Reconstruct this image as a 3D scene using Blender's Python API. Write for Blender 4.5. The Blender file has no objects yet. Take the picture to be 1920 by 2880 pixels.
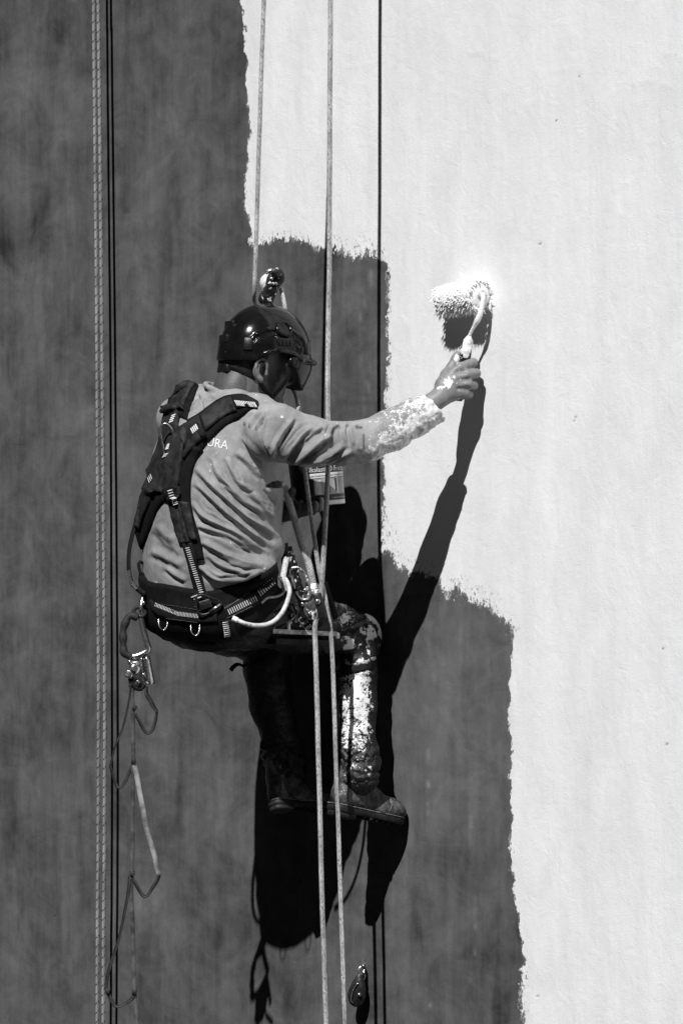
import bpy, math, random
import numpy as np
from mathutils import Vector, Matrix
from mathutils.bvhtree import BVHTree
import openvdb

random.seed(7)
rng = np.random.default_rng(7)
scene = bpy.context.scene
col = scene.collection

# ------------------------------------------------------------------ camera, sky, sun, exposure
K = 0.001             # metres per photo pixel at the roller
DIST = 14.0           # camera to roller, metres (long lens)
PHI = math.radians(53)            # the wall is seen obliquely, from the painter's right
CP, SP_, TP = math.cos(PHI), math.sin(PHI), math.tan(PHI)
X0 = 1300                         # photo column where the wall passes through the reference depth
TXW, TZW = -0.62, 1.30            # sun: travel along and down the wall per metre towards it
SUNV = Vector((TXW*CP + SP_, -TXW*SP_ + CP, -TZW))
def DW(px_, delta):               # depth value of a point seen in column px_ and standing delta off the wall
    return (px_ - X0)*TP + delta/CP

cam_d = bpy.data.cameras.new('camera')
cam = bpy.data.objects.new('camera', cam_d)
col.objects.link(cam)
cam.location = (0, -DIST, 0)
cam.rotation_euler = (math.radians(90), 0, 0)
cam_d.sensor_fit = 'VERTICAL'
cam_d.sensor_height = 36.0
cam_d.lens = 36.0 * DIST / (2880 * K)
cam_d.clip_start = 0.1
cam_d.clip_end = 500
scene.camera = cam

world = bpy.data.worlds.new('World')
scene.world = world
world.use_nodes = True
wn, wl = world.node_tree.nodes, world.node_tree.links
wn.clear()
sky = wn.new('ShaderNodeTexSky')
sky.sky_type = 'NISHITA'
sky.sun_disc = False
sky.sun_elevation = math.atan2(-SUNV.z, math.hypot(SUNV.x, SUNV.y))
sky.sun_rotation = math.atan2(-SUNV.x, -SUNV.y)
bw = wn.new('ShaderNodeSeparateColor')     # black-and-white film behind a red filter: only the sky's red counts
sky.dust_density = 0.0
sky.altitude = 3000
sky.air_density = 0.2
bg = wn.new('ShaderNodeBackground')
bg.inputs['Strength'].default_value = 0.05
wo = wn.new('ShaderNodeOutputWorld')
wl.new(sky.outputs[0], bw.inputs[0]); wl.new(bw.outputs[0], bg.inputs[0]); wl.new(bg.outputs[0], wo.inputs[0])

sun_d = bpy.data.lights.new('sun', 'SUN')
sun_d.energy = 5.0
sun_d.angle = math.radians(0.5)
sun_d.color = (1, 1, 1)
sun = bpy.data.objects.new('sun', sun_d)
col.objects.link(sun)
sun.rotation_euler = SUNV.to_track_quat('-Z', 'Y').to_euler()
sun.location = (-2, -4, 6)

vs = scene.view_settings
vs.view_transform = 'Standard'
vs.look = 'None'
vs.exposure = 0.08
vs.gamma = 1.0
scene.cycles.max_bounces = 6
scene.cycles.use_denoising = True

# ------------------------------------------------------------------ helpers
def V(px, py, d):
    s = K * (1 - d * K / DIST)
    return np.array([(px - 960) * s, -d * K, (1440 - py) * s])
def VV(pts):
    return np.array([V(*p) for p in pts])
def PX(P):
    P = np.asarray(P)
    s = K * (1 + P[..., 1] / DIST)
    return 960 + P[..., 0] / s, 1440 - P[..., 2] / s
def R(r, d=0):
    return r * K * (1 - d * K / DIST)

def spline(pts, n):
    """Catmull-Rom through pts (any dimension), n samples, roughly even."""
    P = np.asarray(pts, float)
    if len(P) == 2:
        t = np.linspace(0, 1, n)[:, None]
        return P[0] * (1 - t) + P[1] * t
    Q = np.vstack([2 * P[0] - P[1], P, 2 * P[-1] - P[-2]])
    out = []
    m = 24
    for i in range(1, len(Q) - 2):
        t = np.linspace(0, 1, m, endpoint=False)[:, None]
        p0, p1, p2, p3 = Q[i-1], Q[i], Q[i+1], Q[i+2]
        out.append(0.5 * ((2*p1) + (-p0+p2)*t + (2*p0-5*p1+4*p2-p3)*t*t + (-p0+3*p1-3*p2+p3)*t**3))
    out.append(P[-1][None])
    C = np.vstack(out)
    L = np.concatenate([[0], np.cumsum(np.linalg.norm(np.diff(C[:, :min(3, C.shape[1])], axis=0), axis=1))])
    s = np.linspace(0, L[-1], n)
    return np.stack([np.interp(s, L, C[:, j]) for j in range(C.shape[1])], 1)

def vnoise(x, y, z=0.0, seed=0):
    """numpy value noise, -1..1"""
    x, y, z = np.broadcast_arrays(np.asarray(x, float), np.asarray(y, float), np.asarray(z, float))
    xi, yi, zi = np.floor(x).astype(np.int64), np.floor(y).astype(np.int64), np.floor(z).astype(np.int64)
    fx, fy, fz = x - xi, y - yi, z - zi
    fx, fy, fz = [f*f*f*(f*(f*6-15)+10) for f in (fx, fy, fz)]
    def h(a, b, c):
        n = (a * 374761393 + b * 668265263 + c * 2147483647 + seed * 144665) & 0xffffffff
        n = ((n ^ (n >> 13)) * 1274126177) & 0xffffffff
        return ((n ^ (n >> 16)) & 0xffff) / 32767.5 - 1
    r = 0
    for a in (0, 1):
        for b in (0, 1):
            for c in (0, 1):
                w = (fx if a else 1-fx) * (fy if b else 1-fy) * (fz if c else 1-fz)
                r = r + w * h(xi+a, yi+b, zi+c)
    return r
def fbm(x, y, z=0.0, seed=0, oct=3):
    r, a, f = 0, 1.0, 1.0
    for i in range(oct):
        r = r + a * vnoise(np.asarray(x)*f, np.asarray(y)*f, np.asarray(z)*f, seed+i*17)
        a *= .5; f *= 2.03
    return r

def mk(name, verts, faces, mat, parent=None, smooth=True, uv=None, attrs=None):
    me = bpy.data.meshes.new(name)
    me.from_pydata([tuple(map(float, v)) for v in verts], [], [tuple(int(i) for i in f) for f in faces])
    if smooth:
        me.polygons.foreach_set('use_smooth', [True] * len(me.polygons))
    if uv is not None:
        l = me.uv_layers.new(name='UVMap')
        idx = np.zeros(len(me.loops), np.int32); me.loops.foreach_get('vertex_index', idx)
        l.data.foreach_set('uv', np.asarray(uv, np.float32)[idx].ravel())
    for an, av in (attrs or {}).items():
        a = me.attributes.new(an, 'FLOAT', 'POINT')
        a.data.foreach_set('value', np.asarray(av, np.float32))
    if mat: me.materials.append(mat)
    me.validate(); me.update()
    o = bpy.data.objects.new(name, me)
    col.objects.link(o)
    if parent: o.parent = parent; o.matrix_parent_inverse = parent.matrix_world.inverted()
    return o

def tag(o, label, cat, group=None):
    o['label'] = label; o['category'] = cat
    if group: o['group'] = group
    return o
def thing(name, label, cat, loc, group=None):
    o = bpy.data.objects.new(name, None)
    o.empty_display_size = .05
    o.location = tuple(loc); col.objects.link(o)
    o.matrix_world = Matrix.Translation(Vector(tuple(loc)))
    return tag(o, label, cat, group)

class MB:
    """collects pieces into one mesh"""
    def __init__(s): s.v, s.f, s.uv, s.n = [], [], [], 0
    def add(s, v, f, uv=None):
        v = np.asarray(v, float)
        s.v.append(v); s.f += [tuple(i + s.n for i in q) for q in f]
        s.uv.append(np.zeros((len(v), 2)) if uv is None else np.asarray(uv)); s.n += len(v); return s
    def build(s, name, mat, parent=None, smooth=True, attrs=None):
        v = np.vstack(s.v)
        return mk(name, v, s.f, mat, parent, smooth, np.vstack(s.uv), attrs)

def frames(C, up=None):
    T = np.gradient(C, axis=0); T /= np.linalg.norm(T, axis=1)[:, None] + 1e-12
    N = np.zeros_like(C)
    a = np.array([0, -1, 0.]) if up is None else np.asarray(up, float)
    if abs(T[0] @ a) > .95: a = np.array([1, 0, 0.])
    n = a - (a @ T[0]) * T[0]; n /= np.linalg.norm(n)
    for i in range(len(C)):
        n = n - (n @ T[i]) * T[i]; n /= np.linalg.norm(n) + 1e-12; N[i] = n
    return T, N, np.cross(T, N)

def tube(C, r, seg=10, closed=False, cap=True):
    """C world points, r radius in metres (scalar or per point)"""
    C = np.asarray(C, float); n = len(C)
    r = np.broadcast_to(np.asarray(r, float), (n,))
    if closed:
        E = np.vstack([C[-3:], C, C[:3]]); T, N, B = frames(E); T, N, B = T[3:-3], N[3:-3], B[3:-3]
    else:
        T, N, B = frames(C)
    L = np.concatenate([[0], np.cumsum(np.linalg.norm(np.diff(C, axis=0), axis=1))])
    a = np.linspace(0, 2*np.pi, seg, endpoint=False)
    v = (C[:, None] + r[:, None, None]*(np.cos(a)[None, :, None]*N[:, None] + np.sin(a)[None, :, None]*B[:, None])).reshape(-1, 3)
    uv = np.stack([np.repeat(L, seg), np.tile(a/(2*np.pi), n)], 1)
    f = []
    for i in range(n if closed else n-1):
        i2 = (i+1) % n
        for j in range(seg):
            j2 = (j+1) % seg
            f.append((i*seg+j, i*seg+j2, i2*seg+j2, i2*seg+j))
    if cap and not closed:
        f.append(tuple(range(seg))[::-1]); f.append(tuple((n-1)*seg + j for j in range(seg)))
    return v, f, uv

def ribbon(C, w, t, nrm):
    """flat strap: centre line C, width w, thickness t, face normal(s) nrm"""
    C = np.asarray(C, float); n = len(C)
    w = np.broadcast_to(np.asarray(w, float), (n,))
    T = np.gradient(C, axis=0); T /= np.linalg.norm(T, axis=1)[:, None] + 1e-12
    N = np.broadcast_to(np.asarray(nrm, float), (n, 3)).copy()
    N -= (N*T).sum(1)[:, None]*T; N /= np.linalg.norm(N, axis=1)[:, None] + 1e-9
    S = np.cross(T, N)
    L = np.concatenate([[0], np.cumsum(np.linalg.norm(np.diff(C, axis=0), axis=1))])
    rows = [C - S*w[:, None]/2 - N*t/2, C + S*w[:, None]/2 - N*t/2, C + S*w[:, None]/2 + N*t/2, C - S*w[:, None]/2 + N*t/2]
    v = np.stack(rows, 1).reshape(-1, 3)
    uv = np.stack([np.repeat(L, 4), np.tile([0, 1, 1, 0], n)], 1)
    f = []
    for i in range(n-1):
        for j in range(4):
            f.append((i*4+j, i*4+(j+1) % 4, (i+1)*4+(j+1) % 4, (i+1)*4+j))
    f += [(3, 2, 1, 0), tuple((n-1)*4+j for j in range(4))]
    return v, f, uv

def box(c, sx, sy, sz, M=None, bev=0.0):
    """box with bevelled edges; c centre, M 3x3 columns = axes"""
    b = min(bev, sx*.49, sy*.49, sz*.49)
    import bmesh
    bm = bmesh.new(); bmesh.ops.create_cube(bm, size=1)
    bmesh.ops.scale(bm, vec=(sx, sy, sz), verts=bm.verts)
    if b > 0: bmesh.ops.bevel(bm, geom=bm.edges[:], offset=b, segments=2, affect='EDGES', profile=.5)
    bm.verts.ensure_lookup_table()
    v = np.array([q.co[:] for q in bm.verts]); f = [[q.index for q in p.verts] for p in bm.faces]
    bm.free()
    if M is not None: v = v @ np.asarray(M).T
    return v + np.asarray(c), f
def prism(outline, c, ex, ey, ez, depth, bev=0.0):
    """outline [(u,v)] metres extruded along ez, bevelled rims"""
    O = np.asarray(outline, float); n = len(O); ce = O.mean(0)
    ex, ey, ez, c = map(lambda q: np.asarray(q, float), (ex, ey, ez, c))
    def ring(sc, h):
        d = O - ce; l = np.linalg.norm(d, axis=1)[:, None]
        P = ce + d * (l - sc) / l
        return c + P[:, :1]*ex + P[:, 1:]*ey + h*ez
    rings = [ring(bev, -depth/2), ring(0, -depth/2+bev), ring(0, depth/2-bev), ring(bev, depth/2)] if bev else [ring(0, -depth/2), ring(0, depth/2)]
    v = np.vstack(rings); f = []
    for i in range(len(rings)-1):
        for j in range(n): f.append((i*n+j, i*n+(j+1) % n, (i+1)*n+(j+1) % n, (i+1)*n+j))
    f += [tuple(range(n))[::-1], tuple((len(rings)-1)*n+j for j in range(n))]
    return v, f
def lathe(prof, c, axis, seg=32, ref=(0, 0, 1.0)):
    """prof [(r,h)] about axis"""
    axis = np.asarray(axis, float)/np.linalg.norm(axis)
    u = np.asarray(ref, float)
    if abs(u @ axis) > .9: u = np.array([1., 0, 0])
    u = u - (u @ axis)*axis; u /= np.linalg.norm(u); w = np.cross(axis, u)
    a = np.linspace(0, 2*np.pi, seg, endpoint=False); v = []; f = []
    for r, h in prof:
        v.append(np.asarray(c) + h*axis + r*(np.cos(a)[:, None]*u + np.sin(a)[:, None]*w))
    for i in range(len(prof)-1):
        for j in range(seg): f.append((i*seg+j, i*seg+(j+1) % seg, (i+1)*seg+(j+1) % seg, (i+1)*seg+j))
    f += [tuple(range(seg))[::-1], tuple((len(prof)-1)*seg+j for j in range(seg))]
    return np.vstack(v), f

# ------------------------------------------------------------------ implicit surfaces
class SDF:
    def __init__(s, lo, hi, vox):
        s.lo = np.asarray(lo, float); s.vox = vox
        s.n = np.ceil((np.asarray(hi) - s.lo)/vox).astype(int) + 1
        s.big = vox*60
        s.a = np.full(s.n, s.big, np.float32)
        s.ax = [s.lo[i] + vox*np.arange(s.n[i]) for i in range(3)]
    def sub(s, lo, hi):
        i0 = np.clip(np.floor((np.asarray(lo) - s.lo)/s.vox).astype(int), 0, s.n)
        i1 = np.clip(np.ceil((np.asarray(hi) - s.lo)/s.vox).astype(int) + 1, 0, s.n)
        sl = tuple(slice(a, b) for a, b in zip(i0, i1))
        g = np.meshgrid(*[s.ax[i][sl[i]] for i in range(3)], indexing='ij', sparse=True)
        return sl, g
    def op(s, fn, lo, hi, k=0.0, mode='add'):
        sl, (X, Y, Z) = s.sub(lo, hi)
        if 0 in s.a[sl].shape: return
        b = np.broadcast_to(fn(X, Y, Z), s.a[sl].shape).astype(np.float32); a = s.a[sl]
        if mode == 'cut': b = -b
        sg = 1 if mode == 'add' else -1
        a, b = a*sg, b*sg
        if k > 0:
            h = np.clip(.5 + .5*(b-a)/k, 0, 1); r = b*(1-h) + a*h - k*h*(1-h)
        else: r = np.minimum(a, b)
        s.a[sl] = r*sg
    def cone(s, a, b, ra, rb, k=0.0, mode='add'):
        a, b = np.asarray(a), np.asarray(b); m = max(ra, rb) + k*1.5 + s.vox*8
        ab = b-a; L = max(float(ab @ ab), 1e-12)
        def fn(X, Y, Z):
            t = np.clip(((X-a[0])*ab[0] + (Y-a[1])*ab[1] + (Z-a[2])*ab[2])/L, 0, 1)
            return np.sqrt((X-a[0]-t*ab[0])**2 + (Y-a[1]-t*ab[1])**2 + (Z-a[2]-t*ab[2])**2) - (ra + t*(rb-ra))
        s.op(fn, np.minimum(a, b)-m, np.maximum(a, b)+m, k, mode)
    def chain(s, pts, k=0.0, mode='add'):
        """pts (px,py,d,r_px)"""
        for p, q in zip(pts[:-1], pts[1:]):
            s.cone(V(*p[:3]), V(*q[:3]), R(p[3], p[2]), R(q[3], q[2]), k, mode)
    def ell(s, c, rad, M=None, k=0.0, mode='add'):
        c = np.asarray(c); rad = np.asarray(rad, float); M = np.eye(3) if M is None else np.asarray(M)
        m = rad.max() + k*1.5 + s.vox*8
        def fn(X, Y, Z):
            q = [(X-c[0])*M[0, i] + (Y-c[1])*M[1, i] + (Z-c[2])*M[2, i] for i in range(3)]
            k0 = np.sqrt(sum((q[i]/rad[i])**2 for i in range(3))); k1 = np.sqrt(sum((q[i]/rad[i]**2)**2 for i in range(3)))
            return k0*(k0-1)/np.maximum(k1, 1e-6)
        s.op(fn, c-m, c+m, k, mode)
    def rbox(s, c, half, M=None, r=0.0, k=0.0, mode='add'):
        c = np.asarray(c); half = np.asarray(half, float); M = np.eye(3) if M is None else np.asarray(M)
        m = np.linalg.norm(half) + k*1.5 + s.vox*8
        def fn(X, Y, Z):
            q = [np.abs((X-c[0])*M[0, i] + (Y-c[1])*M[1, i] + (Z-c[2])*M[2, i]) - half[i] + r for i in range(3)]
            o = np.sqrt(sum(np.maximum(t, 0)**2 for t in q)); i_ = np.minimum(np.maximum(np.maximum(q[0], q[1]), q[2]), 0)
            return o + i_ - r
        s.op(fn, c-m, c+m, k, mode)
    def half(s, p, n, k=0.0, mode='cut', lo=None, hi=None):
        """cut away the side the normal points to"""
        p = np.asarray(p); n = np.asarray(n, float)/np.linalg.norm(n)
        fn = lambda X, Y, Z: -((X-p[0])*n[0] + (Y-p[1])*n[1] + (Z-p[2])*n[2])
        s.op(fn, s.lo if lo is None else lo, s.lo + s.vox*s.n if hi is None else hi, k, mode)
    def rows(s, tab, yaw, k=0.0, pad=0.0):
        """stacked elliptical sections: tab (py, pxLeft, pxRight, d_centre, b/a)"""
        tab = np.asarray(tab, float)
        zz, cx, cy, aa, bb = [], [], [], [], []
        c, sn = math.cos(yaw), math.sin(yaw)          # facing (c, sn): right axis = (sn,-c)
        for py, l, r, d, q in tab:
            p = V((l+r)/2, py, d); hw = R((r-l)/2, d) + pad
            a = hw / math.sqrt(sn*sn + q*q*c*c)
            zz.append(p[2]); cx.append(p[0]); cy.append(p[1]); aa.append(a); bb.append(a*q)
        o = np.argsort(zz); zz, cx, cy, aa, bb = [np.array(t)[o] for t in (zz, cx, cy, aa, bb)]
        def sm(z, t): return np.interp(z, zz, t)
        def fn(X, Y, Z):
            z = Z
            w = .03; x0 = sum(sm(z+e, cx) for e in (-w, 0, w))/3; y0 = sum(sm(z+e, cy) for e in (-w, 0, w))/3
            a = sum(sm(z+e, aa) for e in (-w, 0, w))/3; b = sum(sm(z+e, bb) for e in (-w, 0, w))/3
            u = (X-x0)*sn - (Y-y0)*c; v = (X-x0)*c + (Y-y0)*sn
            g = np.sqrt((u/a)**2 + (v/b)**2)
            d = (g-1)*np.minimum(a, b)
            e = np.maximum(Z-zz[-1], zz[0]-Z)
            return np.where(e > 0, np.sqrt(np.maximum(d, 0)**2 + e*e) + np.where(d < 0, 0, 0) , np.maximum(d, e)) if False else np.maximum(d, e)
        m = max(aa)+k+s.vox*8
        s.op(fn, (min(cx)-m, min(cy)-m, zz[0]-m*.3), (max(cx)+m, max(cy)+m, zz[-1]+m*.3), k)
    def mesh(s):
        band = s.vox*3
        g = openvdb.FloatGrid(band)
        g.copyFromArray(np.ascontiguousarray(np.clip(s.a, -band, band)).astype(np.float32))
        p, q = g.convertToQuads(0.0)
        p = np.asarray(p, float)*s.vox + s.lo
        q = np.asarray(q).astype(int)
        # orientation check against the field gradient
        a = p[q[:, 0]]; n = np.cross(p[q[:, 1]]-a, p[q[:, 2]]-a)
        ctr = p[q].mean(1); ok = 0
        i = np.clip(((ctr + n/np.maximum(np.linalg.norm(n, axis=1)[:, None], 1e-12)*s.vox*1.5 - s.lo)/s.vox).round().astype(int), 0, s.n-1)
        j = np.clip(((ctr - n/np.maximum(np.linalg.norm(n, axis=1)[:, None], 1e-12)*s.vox*1.5 - s.lo)/s.vox).round().astype(int), 0, s.n-1)
        if (s.a[tuple(i.T)] - s.a[tuple(j.T)]).mean() < 0: q = q[:, ::-1]
        return p, q

def vnormals(p, q):
    n = np.zeros_like(p); f = np.cross(p[q[:, 2]]-p[q[:, 0]], p[q[:, 3]]-p[q[:, 1]])
    for j in range(4): np.add.at(n, q[:, j], f)
    return n/np.maximum(np.linalg.norm(n, axis=1)[:, None], 1e-12)
def relax(p, q, it=2, lam=.5):
    for _ in range(it):
        s = np.zeros_like(p); c = np.zeros(len(p))
        for a, b in ((0, 1), (1, 2), (2, 3), (3, 0)):
            np.add.at(s, q[:, a], p[q[:, b]]); np.add.at(s, q[:, b], p[q[:, a]])
            np.add.at(c, q[:, a], 1); np.add.at(c, q[:, b], 1)
        p = p*(1-lam) + lam*s/np.maximum(c, 1)[:, None]
    return p
def segdist(x, y, P):
    """distance of points to polyline P (px), and parameter 0..1 along it, signed side"""
    P = np.asarray(P, float); best = np.full(x.shape, 1e9); tt = np.zeros(x.shape); sg = np.zeros(x.shape)
    L = np.concatenate([[0], np.cumsum(np.linalg.norm(np.diff(P, axis=0), axis=1))])
    for i in range(len(P)-1):
        a, b = P[i], P[i+1]; ab = b-a; l2 = max(ab @ ab, 1e-9)
        t = np.clip(((x-a[0])*ab[0] + (y-a[1])*ab[1])/l2, 0, 1)
        dx, dy = x-a[0]-t*ab[0], y-a[1]-t*ab[1]; d = np.hypot(dx, dy)
        m = d < best
        best = np.where(m, d, best); tt = np.where(m, (L[i] + t*math.sqrt(l2))/L[-1], tt)
        sg = np.where(m, np.sign(ab[0]*dy - ab[1]*dx), sg)
    return best, tt, sg
def inpoly(x, y, P):
    P = np.asarray(P, float); r = np.zeros(np.shape(x), bool)
    for i in range(len(P)):
        (x1, y1), (x2, y2) = P[i], P[(i+1) % len(P)]
        if y1 == y2: continue
        c = ((y1 > y) != (y2 > y)) & (x < (x2-x1)*(y-y1)/(y2-y1) + x1); r ^= c
    return r
def polysd(x, y, P):
    d, _, _ = segdist(x, y, list(P) + [P[0]])
    return np.where(inpoly(x, y, P), d, -d)
def fold(p, nrm, folds, hscale=1.0):
    """raise cloth folds along polylines given in photo pixels: (pts, width, height)"""
    x, y = PX(p); disp = np.zeros(len(p))
    face = np.clip(-nrm[:, 1]*1.6 + .25, 0, 1)
    for pts, w, h in folds:
        C = spline(np.asarray(pts, float), 30)
        m = (x > C[:, 0].min()-3*w) & (x < C[:, 0].max()+3*w) & (y > C[:, 1].min()-3*w) & (y < C[:, 1].max()+3*w)
        if not m.any(): continue
        d, t, sg = segdist(x[m], y[m], C)
        u = d*sg/w
        prof = np.exp(-np.abs(u)**1.6) - .85*np.exp(-((u-1.5)/.7)**2) - .25*np.exp(-((u+1.6)/.8)**2)
        tap = np.clip(np.minimum(t, 1-t)*5, 0, 1)**.7
        disp[m] += prof*tap*h*K*hscale
    return p + nrm*(disp*face)[:, None]

# ------------------------------------------------------------------ materials
class NT:
    def __init__(s, name):
        s.m = bpy.data.materials.new(name); s.m.use_nodes = True
        s.t = s.m.node_tree; s.n = s.t.nodes; s.l = s.t.links; s.n.clear()
        s.out = s.n.new('ShaderNodeOutputMaterial')
    def new(s, typ, **kw):
        nd = s.n.new(typ)
        for k, v in kw.items():
            if k.startswith('i_'):
                s.set(nd.inputs[int(k[2:])] if k[2:].isdigit() else nd.inputs[k[2:].replace('_', ' ')], v)
            else: setattr(nd, k, v)
        return nd
    def set(s, sock, v):
        if isinstance(v, bpy.types.NodeSocket): s.l.new(v, sock)
        else:
            try: sock.default_value = v
            except Exception: sock.default_value = (v, v, v, 1) if len(sock.default_value) == 4 else (v, v, v)
    def math(s, op, a, b=None, c=None, clamp=False):
        nd = s.n.new('ShaderNodeMath'); nd.operation = op; nd.use_clamp = clamp
        for i, q in enumerate((a, b, c)):
            if q is not None: s.set(nd.inputs[i], q)
        return nd.outputs[0]
    def mix(s, f, a, b):
        nd = s.n.new('ShaderNodeMix'); nd.data_type = 'FLOAT'
        s.set(nd.inputs[0], f); s.set(nd.inputs[2], a); s.set(nd.inputs[3], b); return nd.outputs[0]
    def ramp(s, x, a, b, lo=0.0, hi=1.0):
        nd = s.n.new('ShaderNodeMapRange'); nd.interpolation_type = 'SMOOTHSTEP'
        s.set(nd.inputs[0], x); nd.inputs[1].default_value = a; nd.inputs[2].default_value = b
        nd.inputs[3].default_value = lo; nd.inputs[4].default_value = hi; return nd.outputs[0]
    def pos(s, scale=(1, 1, 1)):
        g = s.n.new('ShaderNodeNewGeometry')
        mp = s.n.new('ShaderNodeVectorMath'); mp.operation = 'MULTIPLY'
        s.l.new(g.outputs['Position'], mp.inputs[0]); mp.inputs[1].default_value = scale
        return mp.outputs[0]
    def opos(s, scale=(1, 1, 1)):
        g = s.n.new('ShaderNodeTexCoord')
        mp = s.n.new('ShaderNodeVectorMath'); mp.operation = 'MULTIPLY'
        s.l.new(g.outputs['Object'], mp.inputs[0]); mp.inputs[1].default_value = scale
        return mp.outputs[0]
    def noise(s, vec, scale, detail=3, rough=.55, dist=0.0):
        nd = s.n.new('ShaderNodeTexNoise')
        if vec is not None: s.l.new(vec, nd.inputs['Vector'])
        nd.inputs['Scale'].default_value = scale; nd.inputs['Detail'].default_value = detail
        nd.inputs['Roughness'].default_value = rough; nd.inputs['Distortion'].default_value = dist
        return nd.outputs[0]
    def attr(s, name):
        nd = s.n.new('ShaderNodeAttribute'); nd.attribute_name = name; return nd.outputs['Fac']
    def grey(s, v):
        nd = s.n.new('ShaderNodeCombineColor')
        for i in range(3): s.set(nd.inputs[i], v)
        return nd.outputs[0]
    def bump(s, h, dist=.002, strength=1.0, prev=None):
        nd = s.n.new('ShaderNodeBump'); nd.inputs['Distance'].default_value = dist; nd.inputs['Strength'].default_value = strength
        s.l.new(h, nd.inputs['Height'])
        if prev is not None: s.l.new(prev, nd.inputs['Normal'])
        return nd.outputs[0]
    def bsdf(s, base, rough=.6, spec=.5, metal=0.0, normal=None, **kw):
        b = s.n.new('ShaderNodeBsdfPrincipled')
        if isinstance(base, bpy.types.NodeSocket): s.l.new(s.grey(base), b.inputs['Base Color'])
        else: b.inputs['Base Color'].default_value = (base, base, base, 1)
        s.set(b.inputs['Roughness'], rough); s.set(b.inputs['Specular IOR Level'], spec); s.set(b.inputs['Metallic'], metal)
        if normal is not None: s.l.new(normal, b.inputs['Normal'])
        for k, v in kw.items(): s.set(b.inputs[k.replace('_', ' ')], v)
        s.l.new(b.outputs[0], s.out.inputs[0]); return b

def simple(name, base, rough=.6, spec=.5, metal=0.0, var=.3, nscale=60, bump=.0006, bscale=300, splat=0.0, splat_scale=40):
    t = NT(name); p = t.pos()
    n = t.noise(p, nscale, 4, .6)
    c = t.mix(t.ramp(n, .3, .7), base*(1-var), base*(1+var))
    nb = t.bump(t.noise(p, bscale, 3), bump) if bump else None
    r = rough
    if splat > 0:
        sp = t.noise(p, splat_scale, 5, .65, .3); m = t.ramp(sp, .62-splat*.25, .66-splat*.25)
        c = t.mix(m, c, .8); r = t.mix(m, rough, .35)
        if bump: nb = t.bump(m, .0012, 1, nb)
        t.bsdf(c, r, spec, t.mix(m, metal, 0.0), nb)
    else: t.bsdf(c, r, spec, metal, nb)
    return t.m

# ------------------------------------------------------------------ the wall
EDGE = [(676, -600), (679, -100), (682, 0), (686, 60), (690, 130), (695, 230), (699, 330), (704, 372), (697, 450), (690, 540), (687, 590),
        (700, 610), (706, 655), (710, 690), (722, 688), (745, 680), (790, 667), (830, 672), (865, 677), (890, 700), (920, 690), (945, 700), (975, 716),
        (1000, 726), (1025, 700), (1050, 715), (1078, 728), (1090, 745), (1094, 800), (1092, 900), (1092, 1000), (1087, 1100), (1082, 1180),
        (1076, 1300), (1080, 1400), (1076, 1480), (1074, 1545), (1098, 1552), (1120, 1592), (1150, 1612), (1190, 1615), (1228, 1622),
        (1250, 1660), (1264, 1676), (1276, 1634), (1304, 1676), (1332, 1694), (1362, 1688), (1388, 1722), (1416, 1744), (1436, 1752),
        (1438, 1800), (1435, 1900), (1432, 2000), (1435, 2100), (1437, 2200), (1441, 2300), (1435, 2400), (1443, 2470), (1447, 2530),
        (1462, 2600), (1472, 2690), (1463, 2750), (1466, 2810), (1471, 2880), (1476, 3600)]
gx = np.concatenate([np.linspace(-9, -2.65, 40)[:-1], np.arange(-2.65, 1.25, .0076), np.linspace(1.25, 6, 40)])
gz = np.concatenate([np.linspace(-7, -1.66, 40)[:-1], np.arange(-1.66, 1.66, .005), np.linspace(1.66, 8, 40)])
GX, GZ = np.meshgrid(gx, gz)
wx, wz = GX.ravel(), GZ.ravel()
P0W = V(X0, 1440, 0)
px, py = PX(np.stack([P0W[0] + wx*CP, P0W[1] - wx*SP_, P0W[2] + wz], 1))
far = np.hypot(px-960, (py-1440)*.7) > 1700
sd = np.full(px.shape, 0.0)
poly = EDGE + [(9000, 3600), (9000, -600)]
sel = np.flatnonzero(~far)
d, _, _ = segdist(px[sel], py[sel], EDGE)
sd[sel] = np.where(inpoly(px[sel], py[sel], poly), d, -d)
sd[far] = np.where(px[far] > np.interp(py[far], [-600, 700, 1750, 3600], [676, 900, 1438, 1476]), 400, -400)
sd = np.clip(sd + 4.5*vnoise(px/26, py/26, seed=41) + 2.5*vnoise(px/10, py/12, seed=42), -400, 400)
# how ragged the paint edge is
rag = np.full(px.shape, 4.0)
for cx_, cy_, rx_, ry_, a_ in [(790, 690, 110, 60, 15), (985, 710, 110, 60, 20), (1085, 800, 30, 80, 11), (1085, 1050, 30, 330, 10), (1090, 1520, 60, 90, 16),
                           (1170, 1600, 90, 50, 17), (1320, 1680, 120, 80, 18), (1430, 1760, 40, 50, 14), (690, 560, 30, 100, 8), (1440, 2420, 40, 120, 8),
                           (1468, 2780, 40, 110, 13), (690, 60, 30, 120, 7), (1438, 2150, 30, 150, 7)]:
    rag = np.maximum(rag, a_*np.exp(-(((px-cx_)/rx_)**2 + ((py-cy_)/ry_)**2)))
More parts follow.
